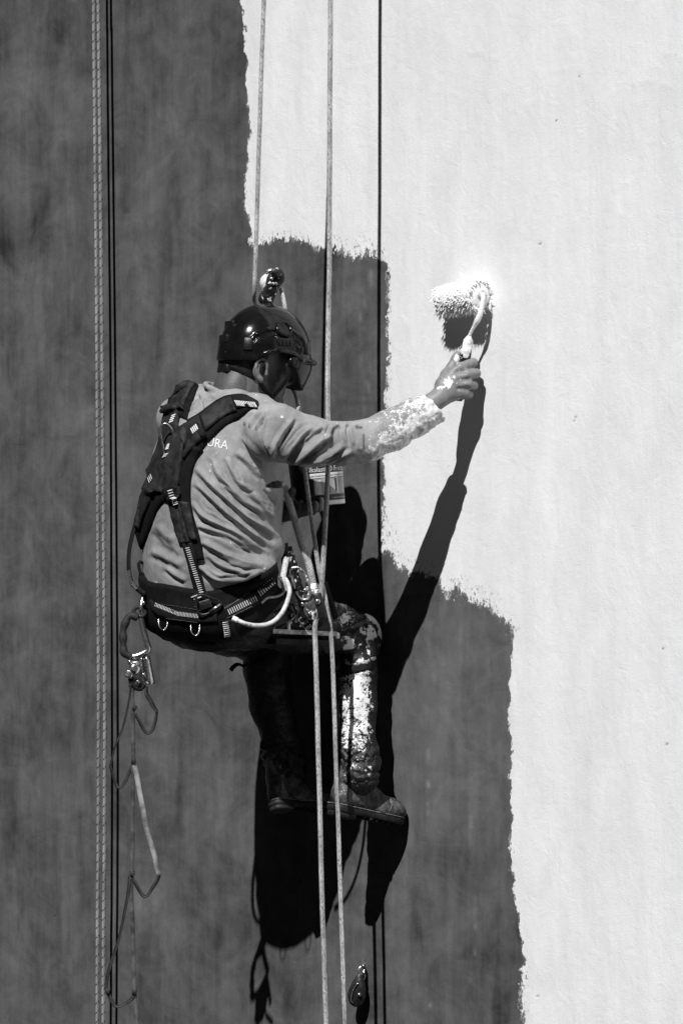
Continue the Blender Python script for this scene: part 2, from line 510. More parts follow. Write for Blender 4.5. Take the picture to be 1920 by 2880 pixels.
# light smears and drips of white on the grey
smear = np.zeros(px.shape)
for C_, w_, s_ in [([(1041, 762), (1043, 800)], 4.5, .5), ([(1020, 812), (1026, 862)], 4, .35), ([(1012, 884), (1016, 900)], 4, .4), ([(1014, 1000), (1018, 1040)], 3, .2),
                   ([(1030, 1075), (1034, 1100)], 4, .4), ([(1022, 1120), (1026, 1165)], 3, .25), ([(1204, 2110), (1204, 2145)], 1.8, .6), ([(1203, 2198), (1204, 2212)], 2.4, .8),
                   ([(1201, 2258), (1201, 2290)], 1.4, .4), ([(1324, 2300), (1322, 2375)], 4, .45), ([(1298, 2415), (1295, 2455)], 5, .25), ([(1335, 2525), (1336, 2600)], 4, .25),
                   ([(1336, 2600), (1336, 2610)], 2, .7), ([(1335, 2672), (1335, 2682)], 1.6, .8), ([(1390, 2620), (1392, 2700)], 5, .16), ([(1415, 2490), (1420, 2600)], 8, .13),
                   ([(1200, 1795), (1212, 1850), (1220, 1920)], 2.5, .2), ([(1372, 1800), (1376, 1900)], 4, .16), ([(1325, 2690), (1324, 2760)], 4, .16), ([(1150, 2470), (1150, 2510)], 14, .10),
                   ([(1003, 2520), (1008, 2600)], 8, .12), ([(1020, 2680), (1021, 2712)], 7, .22), ([(1049, 2660), (1064, 2880)], 4, .12), ([(1292, 1700), (1298, 1800)], 5, .12),
                   ([(738, 2175), (738, 2183)], 1.3, .5), ([(1209, 2820), (1209, 2830)], 1.6, .6), ([(450, 2040), (462, 2060)], 8, .1),
                   ([(70, 60), (85, 190), (84, 330)], 12, .13), ([(60, 430), (72, 570)], 22, .09), ([(165, 300), (175, 330)], 9, .12), ([(150, 390), (160, 420), (165, 470)], 20, .10),
                   ([(560, 60), (570, 180), (576, 300)], 18, .08), ([(500, 440), (505, 480)], 9, .08)]:
    m = (np.abs(px-np.mean([c[0] for c in C_])) < 160) & (np.abs(py-np.mean([c[1] for c in C_])) < 260)
    d, t, _ = segdist(px[m], py[m], C_)
    smear[m] = np.maximum(smear[m], s_*np.exp(-(d/(w_+3))**2)*.34*(.65+.45*vnoise(px[m]/7, py[m]/16, seed=3)))
# broad tone of the grey undercoat: brushed patches, darker top corner
tone = np.zeros(px.shape)
for cx_, cy_, rx_, ry_, a_ in [(640, 150, 60, 330, -.22), (330, 120, 180, 200, -.08), (20, 60, 25, 160, -.25), (250, 190, 110, 30, -.13), (420, 640, 170, 240, .10), (95, 560, 30, 60, -.15),
                           (150, 760, 130, 200, .08), (520, 300, 50, 30, -.10), (60, 1480, 50, 110, -.2), (30, 1700, 20, 120, -.2), (880, 760, 60, 70, -.16), (1330, 2430, 120, 40, -.18),
                           (1190, 2420, 90, 60, -.10), (1300, 2100, 50, 160, -.08), (1210, 1800, 40, 60, -.12), (1400, 1820, 30, 110, -.10), (1080, 860, 10, 140, .12),
                           (1250, 1900, 90, 60, .08), (1110, 1660, 25, 90, .12), (1200, 2700, 120, 120, -.06), (680, 2620, 120, 60, -.12), (720, 2080, 50, 60, -.1), (200, 2500, 160, 200, -.1)]:
    tone += a_*np.exp(-(((px-cx_)/rx_)**2 + ((py-cy_)/ry_)**2))
tone += .42*np.exp(-(((px-1290)/230)**2 + ((py-2020)/480)**2)**1.5)
for _ in range(420):              # broad overlapping brush strokes, crisp on one side
    cx_, cy_ = rng.uniform(-80, 1500), rng.uniform(-100, 2980); hw_, hl_ = rng.uniform(8, 34), rng.uniform(45, 210)
    m = (np.abs(px-cx_) < 2.2*hw_) & (np.abs(py-cy_) < 1.5*hl_)
    if not m.any(): continue
    u = (px[m]-cx_ + rng.normal(0, .05)*(py[m]-cy_))/hw_ + .25*vnoise(px[m]/9, py[m]/40, seed=13); v_ = (py[m]-cy_)/hl_ + .12*vnoise(px[m]/10, py[m]/14, seed=14)
    sh_ = np.where(u*rng.choice([-1, 1]) > 0, 1/(1+np.exp((np.abs(u)-1)*14)), np.exp(-u*u*1.6))*np.where(v_ > 0, 1/(1+np.exp((v_-1)*18)), np.exp(-v_*v_*2))
    tone[m] += rng.normal(0, .13)*sh_
for _ in range(60):               # sweeping hand strokes
    cx_, cy_, r_ = rng.uniform(-50, 1450), rng.uniform(0, 2880), rng.uniform(40, 110); m = (np.abs(px-cx_) < r_*1.3) & (np.abs(py-cy_) < r_*1.3)
    if not m.any(): continue
    qd = np.hypot(px[m]-cx_, py[m]-cy_)/r_ + .12*vnoise(px[m]/18, py[m]/18, seed=15); tone[m] += rng.normal(0, .10)/(1+np.exp((qd-1)*12))
# plaster relief, millimetres: trowel ripples, ridges and pits
rel = np.zeros(px.shape)
near = (~far)
rel[near] += .55*fbm(px[near]/130, py[near]/330, seed=5) + .16*fbm(px[near]/16, py[near]/70, seed=9, oct=2)
for cx_, cy_, r_, a_, lam in [(1635, 365, 60, .35, 9), (1560, 60, 40, .3, 8), (1240, 1880, 45, .3, 7), (1130, 1920, 40, .3, 7), (820, 420, 60, .12, 9), (70, 430, 45, .4, 11), (75, 520, 40, .35, 12), (560, 270, 25, .4, 9), (1290, 880, 40, 0, 9)]:
    q = np.hypot(px-cx_, (py-cy_-r_)*1.1); m = (np.abs(px-cx_) < r_) & (np.abs(py-cy_) < r_)
    rel[m] += a_*np.sin(q[m]/lam*2*np.pi + vnoise(px[m]/20, py[m]/20, seed=2)*1.5)*np.exp(-((px[m]-cx_)/r_*1.6)**2 - ((py[m]-cy_)/r_*1.6)**2)
for C_, w_, a_ in [([(1320, 150), (1345, 142), (1395, 165)], 7, 1.2), ([(1530, 205), (1580, 195), (1640, 190)], 5, .6), ([(1785, 235), (1830, 228), (1900, 248)], 8, 1.0), ([(1870, 150), (1900, 160)], 6, .9),
                   ([(975, 190), (1080, 170), (1110, 180)], 5, .9), ([(1090, 175), (1150, 180)], 4, -.7), ([(1210, 210), (1240, 230)], 6, .8), ([(900, 200), (860, 120)], 5, .5), ([(440, 300), (490, 300), (500, 340)], 6, -1.0),
                   ([(1230, 1640), (1300, 1690)], 5, .4), ([(1165, 1948), (1188, 1952)], 2.5, -1.3), ([(1230, 2370), (1246, 2420)], 3, .9), ([(1190, 2470), (1250, 2480)], 4, .5), ([(1750, 520), (1765, 512)], 4, .8),
                   ([(1300, 1190), (1370, 1210)], 4, .5), ([(1390, 1270), (1420, 1300)], 4, .5), ([(1500, 800), (1530, 812)], 5, .5), ([(1790, 1850), (1792, 1810)], 2, -.8)]:
    m = (np.abs(px-np.mean([c[0] for c in C_])) < 120) & (np.abs(py-np.mean([c[1] for c in C_])) < 120)
    d, t, _ = segdist(px[m], py[m], C_); rel[m] += .5*a_*np.exp(-(d/(w_*1.3))**2)*(.7+.5*vnoise(px[m]/14, py[m]/14, seed=6))
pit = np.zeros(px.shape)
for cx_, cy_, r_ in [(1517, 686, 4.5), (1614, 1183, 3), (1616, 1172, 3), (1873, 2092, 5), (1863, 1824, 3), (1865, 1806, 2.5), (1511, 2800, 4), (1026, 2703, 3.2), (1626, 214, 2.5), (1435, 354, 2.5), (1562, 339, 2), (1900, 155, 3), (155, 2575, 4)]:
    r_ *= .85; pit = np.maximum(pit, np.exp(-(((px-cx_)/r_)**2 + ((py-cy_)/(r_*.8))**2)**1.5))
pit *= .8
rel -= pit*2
nx, nz = len(gx), len(gz)
ii = (np.arange(nz-1)[:, None]*nx + np.arange(nx-1)[None]).ravel()
faces = np.stack([ii, ii+1, ii+nx+1, ii+nx], 1)
wv = np.stack([wx, -rel*.001, wz], 1)
nb_ = len(wv)
bc = np.array([[-9, .3, -7], [6, .3, -7], [6, .3, 8], [-9, .3, 8]])
rim = lambda idx, a, b: [(idx[i+1], idx[i], a, b) if i == 0 else (idx[i+1], idx[i], a) for i in range(len(idx)-1)]
wf = [tuple(f) for f in faces] + [(nb_, nb_+3, nb_+2, nb_+1)]
wv = np.vstack([wv, bc])
pad4 = lambda a, v=0: np.concatenate([a, [v]*4])

t = NT('painted_render')
P = t.opos((.62, 1, 1)); PS = t.opos((.62, 1, .36)); PV = t.opos((.62, 1, .30))
sd_n = t.attr('edge'); rag_n = t.attr('rag'); sm_n = t.attr('smear'); tone_n = t.attr('tone'); pit_n = t.attr('pit')
n1 = t.math('SUBTRACT', t.noise(PS, 70, 5, .68, .4), .5)
n2 = t.math('SUBTRACT', t.noise(PS, 260, 3, .6), .5)
e = t.math('ADD', sd_n, t.math('MULTIPLY', rag_n, t.math('ADD', t.math('MULTIPLY', n1, 6.5), t.math('MULTIPLY', n2, 2.6))))
white = t.ramp(e, -1.6, 1.6)
# dry-brush scuffs: grey showing through the fresh coat just inside the edge
dry = t.math('MULTIPLY', t.ramp(t.noise(PS, 150, 4, .7, .3), .56, .63), t.math('MULTIPLY', t.ramp(t.math('DIVIDE', sd_n, rag_n), 6.0, .6), t.ramp(rag_n, 6, 10)))
white = t.math('MULTIPLY', white, t.math('SUBTRACT', 1.0, t.math('MULTIPLY', dry, .8)))
lap = t.math('ADD', sd_n, t.math('MULTIPLY', rag_n, t.math('ADD', t.math('MULTIPLY', t.math('SUBTRACT', t.noise(PS, 38, 5, .7, .5), .5), 9.0), .4)))
thin = t.math('MULTIPLY', t.ramp(lap, -2, 8), t.ramp(t.noise(PS, 420, 3, .7), .40, .62))
white = t.math('MAXIMUM', white, t.math('MULTIPLY', thin, t.math('MULTIPLY', t.ramp(sd_n, -34, -2), .42)))
ga = t.noise(PV, 9, 5, .6, .6); gb = t.noise(PS, 34, 4, .6, .3); gc = t.noise(P, 520, 3, .7); gs = t.noise(t.opos((.62, 1, .055)), 46, 6, .68, .25)
g = t.math('ADD', t.math('MULTIPLY', t.math('SUBTRACT', ga, .5), 1.2), t.math('MULTIPLY', t.math('SUBTRACT', gb, .5), .55))
g = t.math('ADD', g, t.math('MULTIPLY', t.math('SUBTRACT', gc, .5), .42))
g = t.math('ADD', g, t.math('MULTIPLY', t.math('SUBTRACT', gs, .5), .75))
gd = t.noise(P, 7, 6, .66, 1.2); ge = t.noise(P, 24, 5, .65, .8)
g = t.math('ADD', g, t.math('ADD', t.math('MULTIPLY', t.math('SUBTRACT', gd, .5), 1.5), t.math('MULTIPLY', t.math('SUBTRACT', ge, .5), .45)))
g = t.math('ADD', g, tone_n)
grey = t.math('MULTIPLY', .088, t.math('MAXIMUM', t.math('ADD', 1.0, g), .25))
grey = t.mix(sm_n, grey, .55)
wv1 = t.noise(PV, 14, 4, .6, .5); wv2 = t.noise(P, 55, 3)
wh = t.math('ADD', .80, t.math('ADD', t.math('MULTIPLY', t.math('SUBTRACT', wv1, .5), .22), t.math('MULTIPLY', t.math('SUBTRACT', wv2, .5), .05)))
lane = t.noise(t.opos((1, 1, .10)), 4.2, 4, .6, .8)
wh = t.math('ADD', wh, t.math('MULTIPLY', t.math('SUBTRACT', lane, .5), .16))
base = t.mix(white, grey, wh)
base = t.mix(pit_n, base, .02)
nb = t.bump(t.noise(P, 520, 3, .6), .0007, .55)
nb = t.bump(t.noise(PV, 60, 4, .6, .3), .0016, .5, nb)
nb = t.bump(t.noise(P, 130, 4, .6), .0012, .35, nb)
nb = t.bump(t.noise(t.opos((.62, 1, .6)), 26, 5, .62, 1.0), .0045, .35, nb)
nb = t.bump(t.noise(t.opos((.62, 1, .05)), 70, 5, .65, .2), .0022, .4, nb)
nb = t.bump(white, .0009, .8, nb)
t.bsdf(base, t.mix(white, .85, .62), .25, 0, nb)
wall = mk('building_wall', wv, wf, t.m, None, True, None,
          dict(edge=pad4(sd, 100), rag=pad4(rag, 3), smear=pad4(smear), tone=pad4(tone), pit=pad4(pit)))
wall.location = tuple(P0W); wall.rotation_euler = (0, 0, -PHI)
tag(wall, 'tall rendered wall of dark grey undercoat half covered with fresh white paint', 'wall')

# ------------------------------------------------------------------ shared materials
def cloth_mat():
    t = NT('shirt_cotton'); p = t.pos()
    pa = t.attr('paint'); st = t.attr('stain')
    n = t.noise(p, 26, 5, .62); f = t.noise(p, 700, 2)
    c = t.mix(t.ramp(n, .25, .75), .215, .31)
    c = t.math('MULTIPLY', c, t.math('ADD', .86, t.math('MULTIPLY', f, .28)))
    c = t.math('MULTIPLY', c, t.ramp(t.noise(p, 5.5, 4, .6, .5), .3, .7, .78, 1.12))
    c = t.mix(st, c, .035)
    bl = t.noise(p, 55, 5, .66, .5); b2 = t.noise(p, 190, 4, .6)
    m = t.ramp(t.math('ADD', pa, t.math('ADD', t.math('MULTIPLY', t.math('SUBTRACT', bl, .5), 1.7), t.math('MULTIPLY', t.math('SUBTRACT', b2, .5), 1.3))), .36, .62)
    fl = t.math('MULTIPLY', t.ramp(t.noise(p, 210, 2, .5), .70, .74), t.ramp(t.noise(p, 9, 2), .48, .6))   # flecks
    m = t.math('MAXIMUM', m, t.math('MULTIPLY', fl, .75))
    c = t.mix(m, c, t.ramp(t.noise(p, 75, 5, .7, .8), .28, .60, .34, .84))
    nb = t.bump(t.noise(p, 650, 2), .0005, .5)
    nb = t.bump(t.noise(p, 60, 3), .0022, .4, nb)
    nb = t.bump(t.math('MULTIPLY', pa, t.noise(p, 170, 5, .72, .7)), .0045, .8, nb)
    t.bsdf(c, t.mix(m, .85, .38), .3, 0, nb); return t.m
def trouser_mat():
    t = NT('work_trousers'); p = t.pos()
    pa = t.attr('paint')
    n = t.noise(p, 40, 5, .65); c = t.mix(t.ramp(n, .3, .75), .006, .016)
    bl = t.noise(p, 38, 5, .68, .6); b2 = t.noise(p, 150, 4, .62)
    m = t.ramp(t.math('ADD', pa, t.math('ADD', t.math('MULTIPLY', t.math('SUBTRACT', bl, .5), 2.6), t.math('MULTIPLY', t.math('SUBTRACT', b2, .5), 1.9))), .42, .62)
    m = t.math('MULTIPLY', m, t.ramp(pa, .04, .22))
    c = t.mix(m, c, t.ramp(t.noise(p, 60, 5, .7, .8), .30, .56, .40, .84))
    nb = t.bump(t.noise(p, 170, 5, .7, .4), .004, .6)
    nb = t.bump(t.noise(p, 600, 2), .0006, .5, nb)
    nb = t.bump(m, .0016, .8, nb)
    t.bsdf(c, t.mix(m, t.mix(t.ramp(b2, .4, .6), .26, .6), .3), .5, 0, nb); return t.m
def skin_mat():
    t = NT('skin'); p = t.pos(); pa = t.attr('paint')
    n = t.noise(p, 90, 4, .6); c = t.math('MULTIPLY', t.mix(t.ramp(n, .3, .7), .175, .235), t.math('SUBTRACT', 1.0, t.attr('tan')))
    bl = t.noise(p, 120, 5, .66, .4)
    m = t.ramp(t.math('ADD', pa, t.math('MULTIPLY', t.math('SUBTRACT', bl, .5), 2.0)), .50, .58)
    c = t.mix(m, c, .80)
    nb = t.bump(t.noise(p, 420, 4), .0008, .5)
    nb = t.bump(m, .0012, .7, nb)
    t.bsdf(c, t.mix(m, .5, .35), .4, 0, nb); return t.m
def rope_mat(name, base, speck, dark=.03):
    t = NT(name); p = t.pos(); ps = t.pos((1, 1, .35))
    uv = t.n.new('ShaderNodeUVMap'); sx = t.n.new('ShaderNodeSeparateXYZ'); t.l.new(uv.outputs[0], sx.inputs[0])
    n = t.noise(ps, 320, 4, .7); m = t.ramp(n, .60-speck*.2, .70-speck*.2)
    lon = t.noise(p, 14, 3); c = t.mix(t.ramp(lon, .35, .65), base*.75, base*1.2)
    c = t.mix(m, c, dark + base*.25)
    w1 = t.math('SINE', t.math('ADD', t.math('MULTIPLY', sx.outputs[0], 1400), t.math('MULTIPLY', sx.outputs[1], 37.7)))
    w2 = t.math('SINE', t.math('SUBTRACT', t.math('MULTIPLY', sx.outputs[0], 1400), t.math('MULTIPLY', sx.outputs[1], 37.7)))
    nb = t.bump(t.math('MULTIPLY', w1, w2), .0006, .8)
    nb = t.bump(t.noise(p, 300, 4, .7), .002, .5, nb)
    t.bsdf(c, .75, .25, 0, nb); return t.m
def kern_mat():
    t = NT('kernmantle_rope'); p = t.pos()
    uv = t.n.new('ShaderNodeUVMap'); sx = t.n.new('ShaderNodeSeparateXYZ'); t.l.new(uv.outputs[0], sx.inputs[0])
    u, v = sx.outputs[0], sx.outputs[1]
    ph = t.math('FRACT', t.math('SUBTRACT', t.math('DIVIDE', u, 29*K), t.math('MULTIPLY', v, 1.0)))
    tick = t.ramp(t.math('ABSOLUTE', t.math('SUBTRACT', ph, .5)), .095, .055)
    ln = t.noise(t.pos((1, 1, .5)), 22, 4, .6)
    c = t.mix(t.ramp(ln, .3, .7), .21, .38)
    w1 = t.math('SINE', t.math('ADD', t.math('MULTIPLY', u, 1500), t.math('MULTIPLY', v, 50.3)))
    w2 = t.math('SINE', t.math('SUBTRACT', t.math('MULTIPLY', u, 1500), t.math('MULTIPLY', v, 50.3)))
    wv = t.math('MULTIPLY', w1, w2)
    c = t.math('MULTIPLY', c, t.math('ADD', .9, t.math('MULTIPLY', wv, .14)))
    c = t.mix(t.math('MULTIPLY', tick, .92), c, .012)
    t.bsdf(c, .7, .25, 0, t.bump(wv, .0006, .7)); return t.m
def visor_mat():
    t = NT('tinted_visor')
    tr = t.new('ShaderNodeBsdfTransparent'); tr.inputs[0].default_value = (.30, .30, .30, 1)
    gl = t.new('ShaderNodeBsdfGlossy'); gl.inputs['Roughness'].default_value = .05; gl.inputs[0].default_value = (.8, .8, .8, 1)
    df = t.new('ShaderNodeBsdfDiffuse'); df.inputs[0].default_value = (.12, .12, .12, 1)
    lw = t.new('ShaderNodeLayerWeight'); lw.inputs[0].default_value = .35
    m0 = t.new('ShaderNodeMixShader'); t.l.new(tr.outputs[0], m0.inputs[1]); t.l.new(df.outputs[0], m0.inputs[2]); m0.inputs[0].default_value = .18
    m1 = t.new('ShaderNodeMixShader'); t.l.new(t.math('MULTIPLY', lw.outputs['Fresnel'], .6), m1.inputs[0]); t.l.new(m0.outputs[0], m1.inputs[1]); t.l.new(gl.outputs[0], m1.inputs[2])
    t.l.new(m1.outputs[0], t.out.inputs[0]); return t.m

M_SHIRT, M_TROUSER, M_SKIN = cloth_mat(), trouser_mat(), skin_mat()
M_HAIR = simple('black_hair', .012, .55, .4, bump=.002, bscale=500)
M_BLACK = simple('black_padding', .006, .85, .15, var=.4, nscale=50, bump=.0008)
M_LEATHER = simple('worn_dark_leather', .017, .65, .25, var=.5, nscale=45, bump=.0015, bscale=110)
M_WEB = simple('black_webbing', .009, .75, .2, var=.4, nscale=200, bump=.0008, bscale=700)
M_STITCH = simple('white_stitching', .72, .6, .3, var=.12, nscale=300, bump=.0004, bscale=900)
M_STEEL = simple('polished_steel', .55, .22, .5, .95, var=.25, nscale=90, bump=.0006, bscale=160)
M_STEELP = simple('steel_with_paint', .35, .28, .5, .85, var=.4, nscale=110, bump=.001, bscale=200, splat=.16, splat_scale=70)
M_DARKP = simple('black_metal_with_paint', .014, .35, .5, .2, var=.4, nscale=90, bump=.001, bscale=200, splat=.22, splat_scale=60)
M_DARKM = simple('dark_metal', .03, .38, .5, .6, var=.4, nscale=90, bump=.0008, bscale=200)
M_GRIP = simple('black_rubber_grip', .022, .65, .35, var=.3, nscale=120, bump=.001, bscale=600)
M_HELMET = simple('glossy_black_plastic', .006, .14, .28, var=.3, nscale=30, bump=.0002, bscale=90)
M_HELMET2 = simple('satin_black_plastic', .008, .34, .35, var=.3, nscale=60, bump=.0004, bscale=300)
M_VISOR = visor_mat()
M_PAINT = simple('wet_white_paint', .86, .32, .5, var=.05, nscale=60, bump=.002, bscale=120)
M_NAP = simple('paint_loaded_nap', .88, .5, .4, var=.05, nscale=200, bump=.001, bscale=500)
M_BOOT = simple('scuffed_boot_leather', .068, .36, .5, var=.9, nscale=34, bump=.0035, bscale=70)
M_SOLE = simple('boot_sole_rubber', .014, .6, .35, var=.5, nscale=60, bump=.0012, bscale=200)
M_BOARD = simple('dark_seat_board', .012, .7, .3, var=.5, nscale=30, bump=.0015, bscale=120)
M_BAR = simple('paint_marked_bar', .42, .5, .4, var=.35, nscale=60, bump=.001, bscale=150, splat=.3, splat_scale=50)
M_ROPE = rope_mat('paint_stiffened_rope', .50, .45)
M_ROPEW = rope_mat('white_laid_rope', .58, .3)
M_ROPED = rope_mat('grey_rope', .22, .3)
M_KERN = kern_mat()
M_TAPE = simple('dirty_flat_tape', .07, .6, .35, var=.6, nscale=25, bump=.0008, bscale=500)
M_TAPED = simple('black_flat_tape', .022, .6, .35, var=.5, nscale=40, bump=.0006, bscale=500)
M_TAPEP = simple('paint_dusted_tape', .20, .6, .35, var=.7, nscale=18, bump=.0006, bscale=500)
M_LEATHERP = simple('knee_cover_with_paint', .012, .45, .4, var=.5, nscale=45, bump=.0025, bscale=90, splat=.30, splat_scale=30)
M_WELT = simple('welt_thread', .16, .6, .3, var=.5, nscale=60, bump=.0006)
M_TIN = simple('bucket_dark_plastic', .02, .45, .4, var=.3, nscale=30, bump=.0006)
M_LABEL = simple('label_grey_print', .10, .45, .4, var=.25, nscale=40, bump=.0002)
M_LABELW = simple('label_white_print', .62, .45, .4, var=.08, nscale=80, bump=.0002)
M_LABELG = simple('label_pale_grey_print', .30, .45, .4, var=.3, nscale=30, bump=.0002)
M_LABELD = simple('label_black_print', .015, .45, .4, var=.2, nscale=80, bump=.0002)
M_RING = simple('scuffed_white_coating', .55, .4, .45, var=.3, nscale=70, bump=.0008, bscale=200)
M_KNEE = simple('white_knee_shell', .72, .35, .5, var=.12, nscale=60, bump=.0005)

# ------------------------------------------------------------------ the painter: one body, clothed
YAW = math.radians(37)      # torso faces right and into the wall
HY, HP = math.radians(28), math.radians(10)
H0 = V(714, 1010, 30)
HF = np.array([math.cos(HY)*math.cos(HP), math.sin(HY)*math.cos(HP), -math.sin(HP)])
HR = np.array([math.sin(HY), -math.cos(HY), 0]); HU = np.cross(HR, HF)
HM = np.stack([HF, HR, HU], 1)
HK = K*(1-30*K/DIST)
def HL(f, r, u): return H0 + HM @ np.array([f, r, u])*HK

# right arm path (px, py, d, r): shoulder, elbow, wrist
ARM = [(775, 1218, 262), (873, 1243, 240), (960, 1247, 222), (1022, 1243, 206), (1100, 1209, 190), (1170, 1171, 171), (1224, 1130, 161)]
# right leg and left leg paths
RLEG = [(655, 1712, 95), (830, 1752, -55), (1000, 1792, -199), (1006, 1880, -172), (1003, 1980, -145), (1002, 2090, -118), (1004, 2190, -90)]
LLEG = [(540, 1712, -50), (650, 1760, -250), (752, 1800, -440), (752, 1880, -428), (762, 1980, -399), (790, 2080, -345), (812, 2190, -266)]

body = SDF((-.60, -.31, -.945), (.425, .53, .585), .0034)
# torso and pelvis core, inside the clothes
body.rows([(1150, 560, 720, 66, .8), (1230, 465, 760, 66, .78), (1400, 435, 750, 55, .78), (1560, 440, 745, 42, .8), (1700, 450, 735, 27, .8), (1770, 480, 720, 22, .8)], YAW)
# neck, skull, face
body.chain([(638, 1170, 70, 66), (666, 1090, 52, 57), (692, 1040, 36, 57)], k=.03)
body.ell(HL(0, 0, 18), np.array([103, 83, 96])*HK, HM, k=.012)
body.ell(HL(48, 0, -52), np.array([58, 60, 72])*HK, HM, k=.02)
body.ell(HL(30, 0, -92), np.array([62, 56, 34])*HK, HM, k=.018)     # jaw
body.cone(HL(84, -10, -108), HL(84, 10, -108), 21*HK, 21*HK, k=.014)   # chin
body.cone(HL(101, 0, -8), HL(119, 0, -42), 8*HK, 12*HK, k=.008)        # nose
for s_ in (-1, 1):
    body.cone(HL(112, 8*s_, -47), HL(108, 10*s_, -47), 8*HK, 8*HK, k=.005)
    body.cone(HL(95, 15*s_, 0), HL(82, 48*s_, -2), 9*HK, 9*HK, k=.008)   # brow
    body.ell(HL(95, 32*s_, -18), np.array([16, 20, 13])*HK, HM, k=.008, mode='cut')   # eye socket
    body.ell(HL(87, 31*s_, -18), np.array([13, 14, 12])*HK, HM)          # eyeball
    body.cone(HL(80, 36*s_, -40), HL(55, 54*s_, -42), 16*HK, 16*HK, k=.02)  # cheekbone
    # ear: rim, inner fold, lobe, tragus
    e0 = lambda f, u, o=0: HL(f, s_*(84+o), u)
    rim_ = [(-2, -34), (-2, -20), (-10, -8), (-24, -6), (-35, -16), (-37, -34), (-32, -50), (-23, -62), (-14, -66)]
    body.ell(HL(-19, s_*81, -36), np.array([19, 9, 30])*HK, HM, k=.004)
    for a_, b_ in zip(rim_[:-1], rim_[1:]):
        body.cone(e0(*a_, o=9), e0(*b_, o=10), 5.2*HK, 5.2*HK, k=.0015)
    for a_, b_ in (((-14, -18), (-25, -26)), ((-25, -26), (-27, -42)), ((-27, -42), (-20, -52))):
        body.cone(e0(*a_, o=8), e0(*b_, o=8), 4*HK, 4*HK, k=.003)
    body.ell(HL(-12, s_*95, -38), np.array([9, 9, 12])*HK, HM, k=.003, mode='cut')
    body.cone(e0(-16, -62, 7), e0(-13, -66, 6), 9*HK, 8*HK, k=.004)
    body.cone(e0(1, -38, 6), e0(1, -46, 6), 6*HK, 6*HK, k=.004)
for u_, r_ in ((-68, 6.5), (-77, 7.5)):    # lips
    body.cone(HL(99, -16, u_), HL(104, 0, u_), r_*HK*.7, r_*HK, k=.004); body.cone(HL(104, 0, u_), HL(99, 16, u_), r_*HK, r_*HK*.7, k=.004)
# arms inside sleeves
rr_ = [58, 50, 42, 42, 40, 34, 26]
body.chain([a + (r,) for a, r in zip(ARM, rr_)], k=.012)
LARM = [(520, 1200, -90), (590, 1400, -140), (690, 1440, -110), (770, 1440, -60), (826, 1436, -22)]
body.chain([a + (r,) for a, r in zip(LARM, [58, 48, 42, 34, 27])], k=.012)
# legs inside trousers
body.chain([a + (r,) for a, r in zip(RLEG, [80, 66, 50, 46, 44, 38, 36])], k=.015)
body.chain([a + (r,) for a, r in zip(LLEG, [80, 66, 50, 46, 44, 38, 36])], k=.015)
# right hand: palm block, four curled fingers, thumb up the handle
body.chain([(1214, 1132, 166, 28), (1236, 1118, 162, 28), (1256, 1104, 156, 28)], k=.006)
kn = [(1293, 1034, 151), (1308, 1055, 156), (1313, 1080, 155), (1305, 1105, 149)]
wr = [(1246, 1080, 154), (1246, 1094, 157), (1246, 1106, 156), (1246, 1116, 152)]
for (a, b, r0, r1) in zip(wr, kn, (22, 23, 22, 20), (16, 16.5, 16, 15)):
    body.cone(V(*a), V(*b), R(r0), R(r1), k=.010)
for q in kn: body.ell(V(q[0]+1, q[1], q[2]+4), np.array([12, 9, 11])*K, k=.006)
FING = [[kn[0], (1330, 1020, 120), (1322, 1024, 90), (1296, 1030, 88)], [kn[1], (1338, 1050, 120), (1330, 1054, 90), (1303, 1060, 88)],
        [kn[2], (1331, 1084, 118), (1322, 1088, 92), (1299, 1091, 90)], [kn[3], (1319, 1110, 118), (1308, 1113, 96), (1288, 1113, 94)]]
for f_, r_ in zip(FING, (14.5, 15, 14, 12.5)):
    for i in range(3):
        body.cone(V(*f_[i]), V(*f_[i+1]), R(r_*(1-.06*i)), R(r_*(.94-.06*i)), k=.0035 if i == 0 else .001)
body.chain([(1246, 1084, 144, 24), (1258, 1056, 126, 20), (1271, 1032, 114, 15), (1281, 1010, 112, 13), (1286, 998, 112, 11)], k=.007)
# webs / creases between the knuckles
for a, b in zip(kn[:-1], kn[1:]):
    m = [(a[i]+b[i])/2 for i in range(3)]
    body.cone(V(m[0]-22, m[1]+1, m[2]+20), V(m[0]+6, m[1], m[2]+15), R(3), R(4.5), k=.008, mode='cut')
# left hand under the bucket: fingers show below it
body.chain([(812, 1432, -17, 26), (850, 1428, -10, 24), (880, 1422, -3, 20)], k=.008)
for i, (x_, y_, d_) in enumerate([(838, 1436, 27), (858, 1440, 35), (878, 1438, 33), (894, 1428, 23)]):
    body.chain([(x_-10, y_-10, d_-45, 13), (x_, y_, d_-8, 12.5), (x_+6, y_-8, d_+26, 11), (x_+8, y_-22, d_+40, 9)], k=.002)
body.chain([(828, 1424, 15, 16), (816, 1402, 55, 13), (822, 1380, 70, 11)], k=.004)
p, q = body.mesh(); p = relax(p, q, 1, .4)
x, y = PX(p)
pa = np.zeros(len(p))
pa = np.maximum(pa, 1.0*np.exp(-((x-1260)/18)**2-((y-1078)/18)**2)); pa = np.maximum(pa, .6*np.exp(-((x-1236)/16)**2-((y-1092)/10)**2))
pa = np.maximum(pa, .9*np.exp(-((x-1284)/9)**2-((y-1010)/18)**2)); pa = np.maximum(pa, .4*np.exp(-((x-1302)/10)**2-((y-1030)/8)**2))
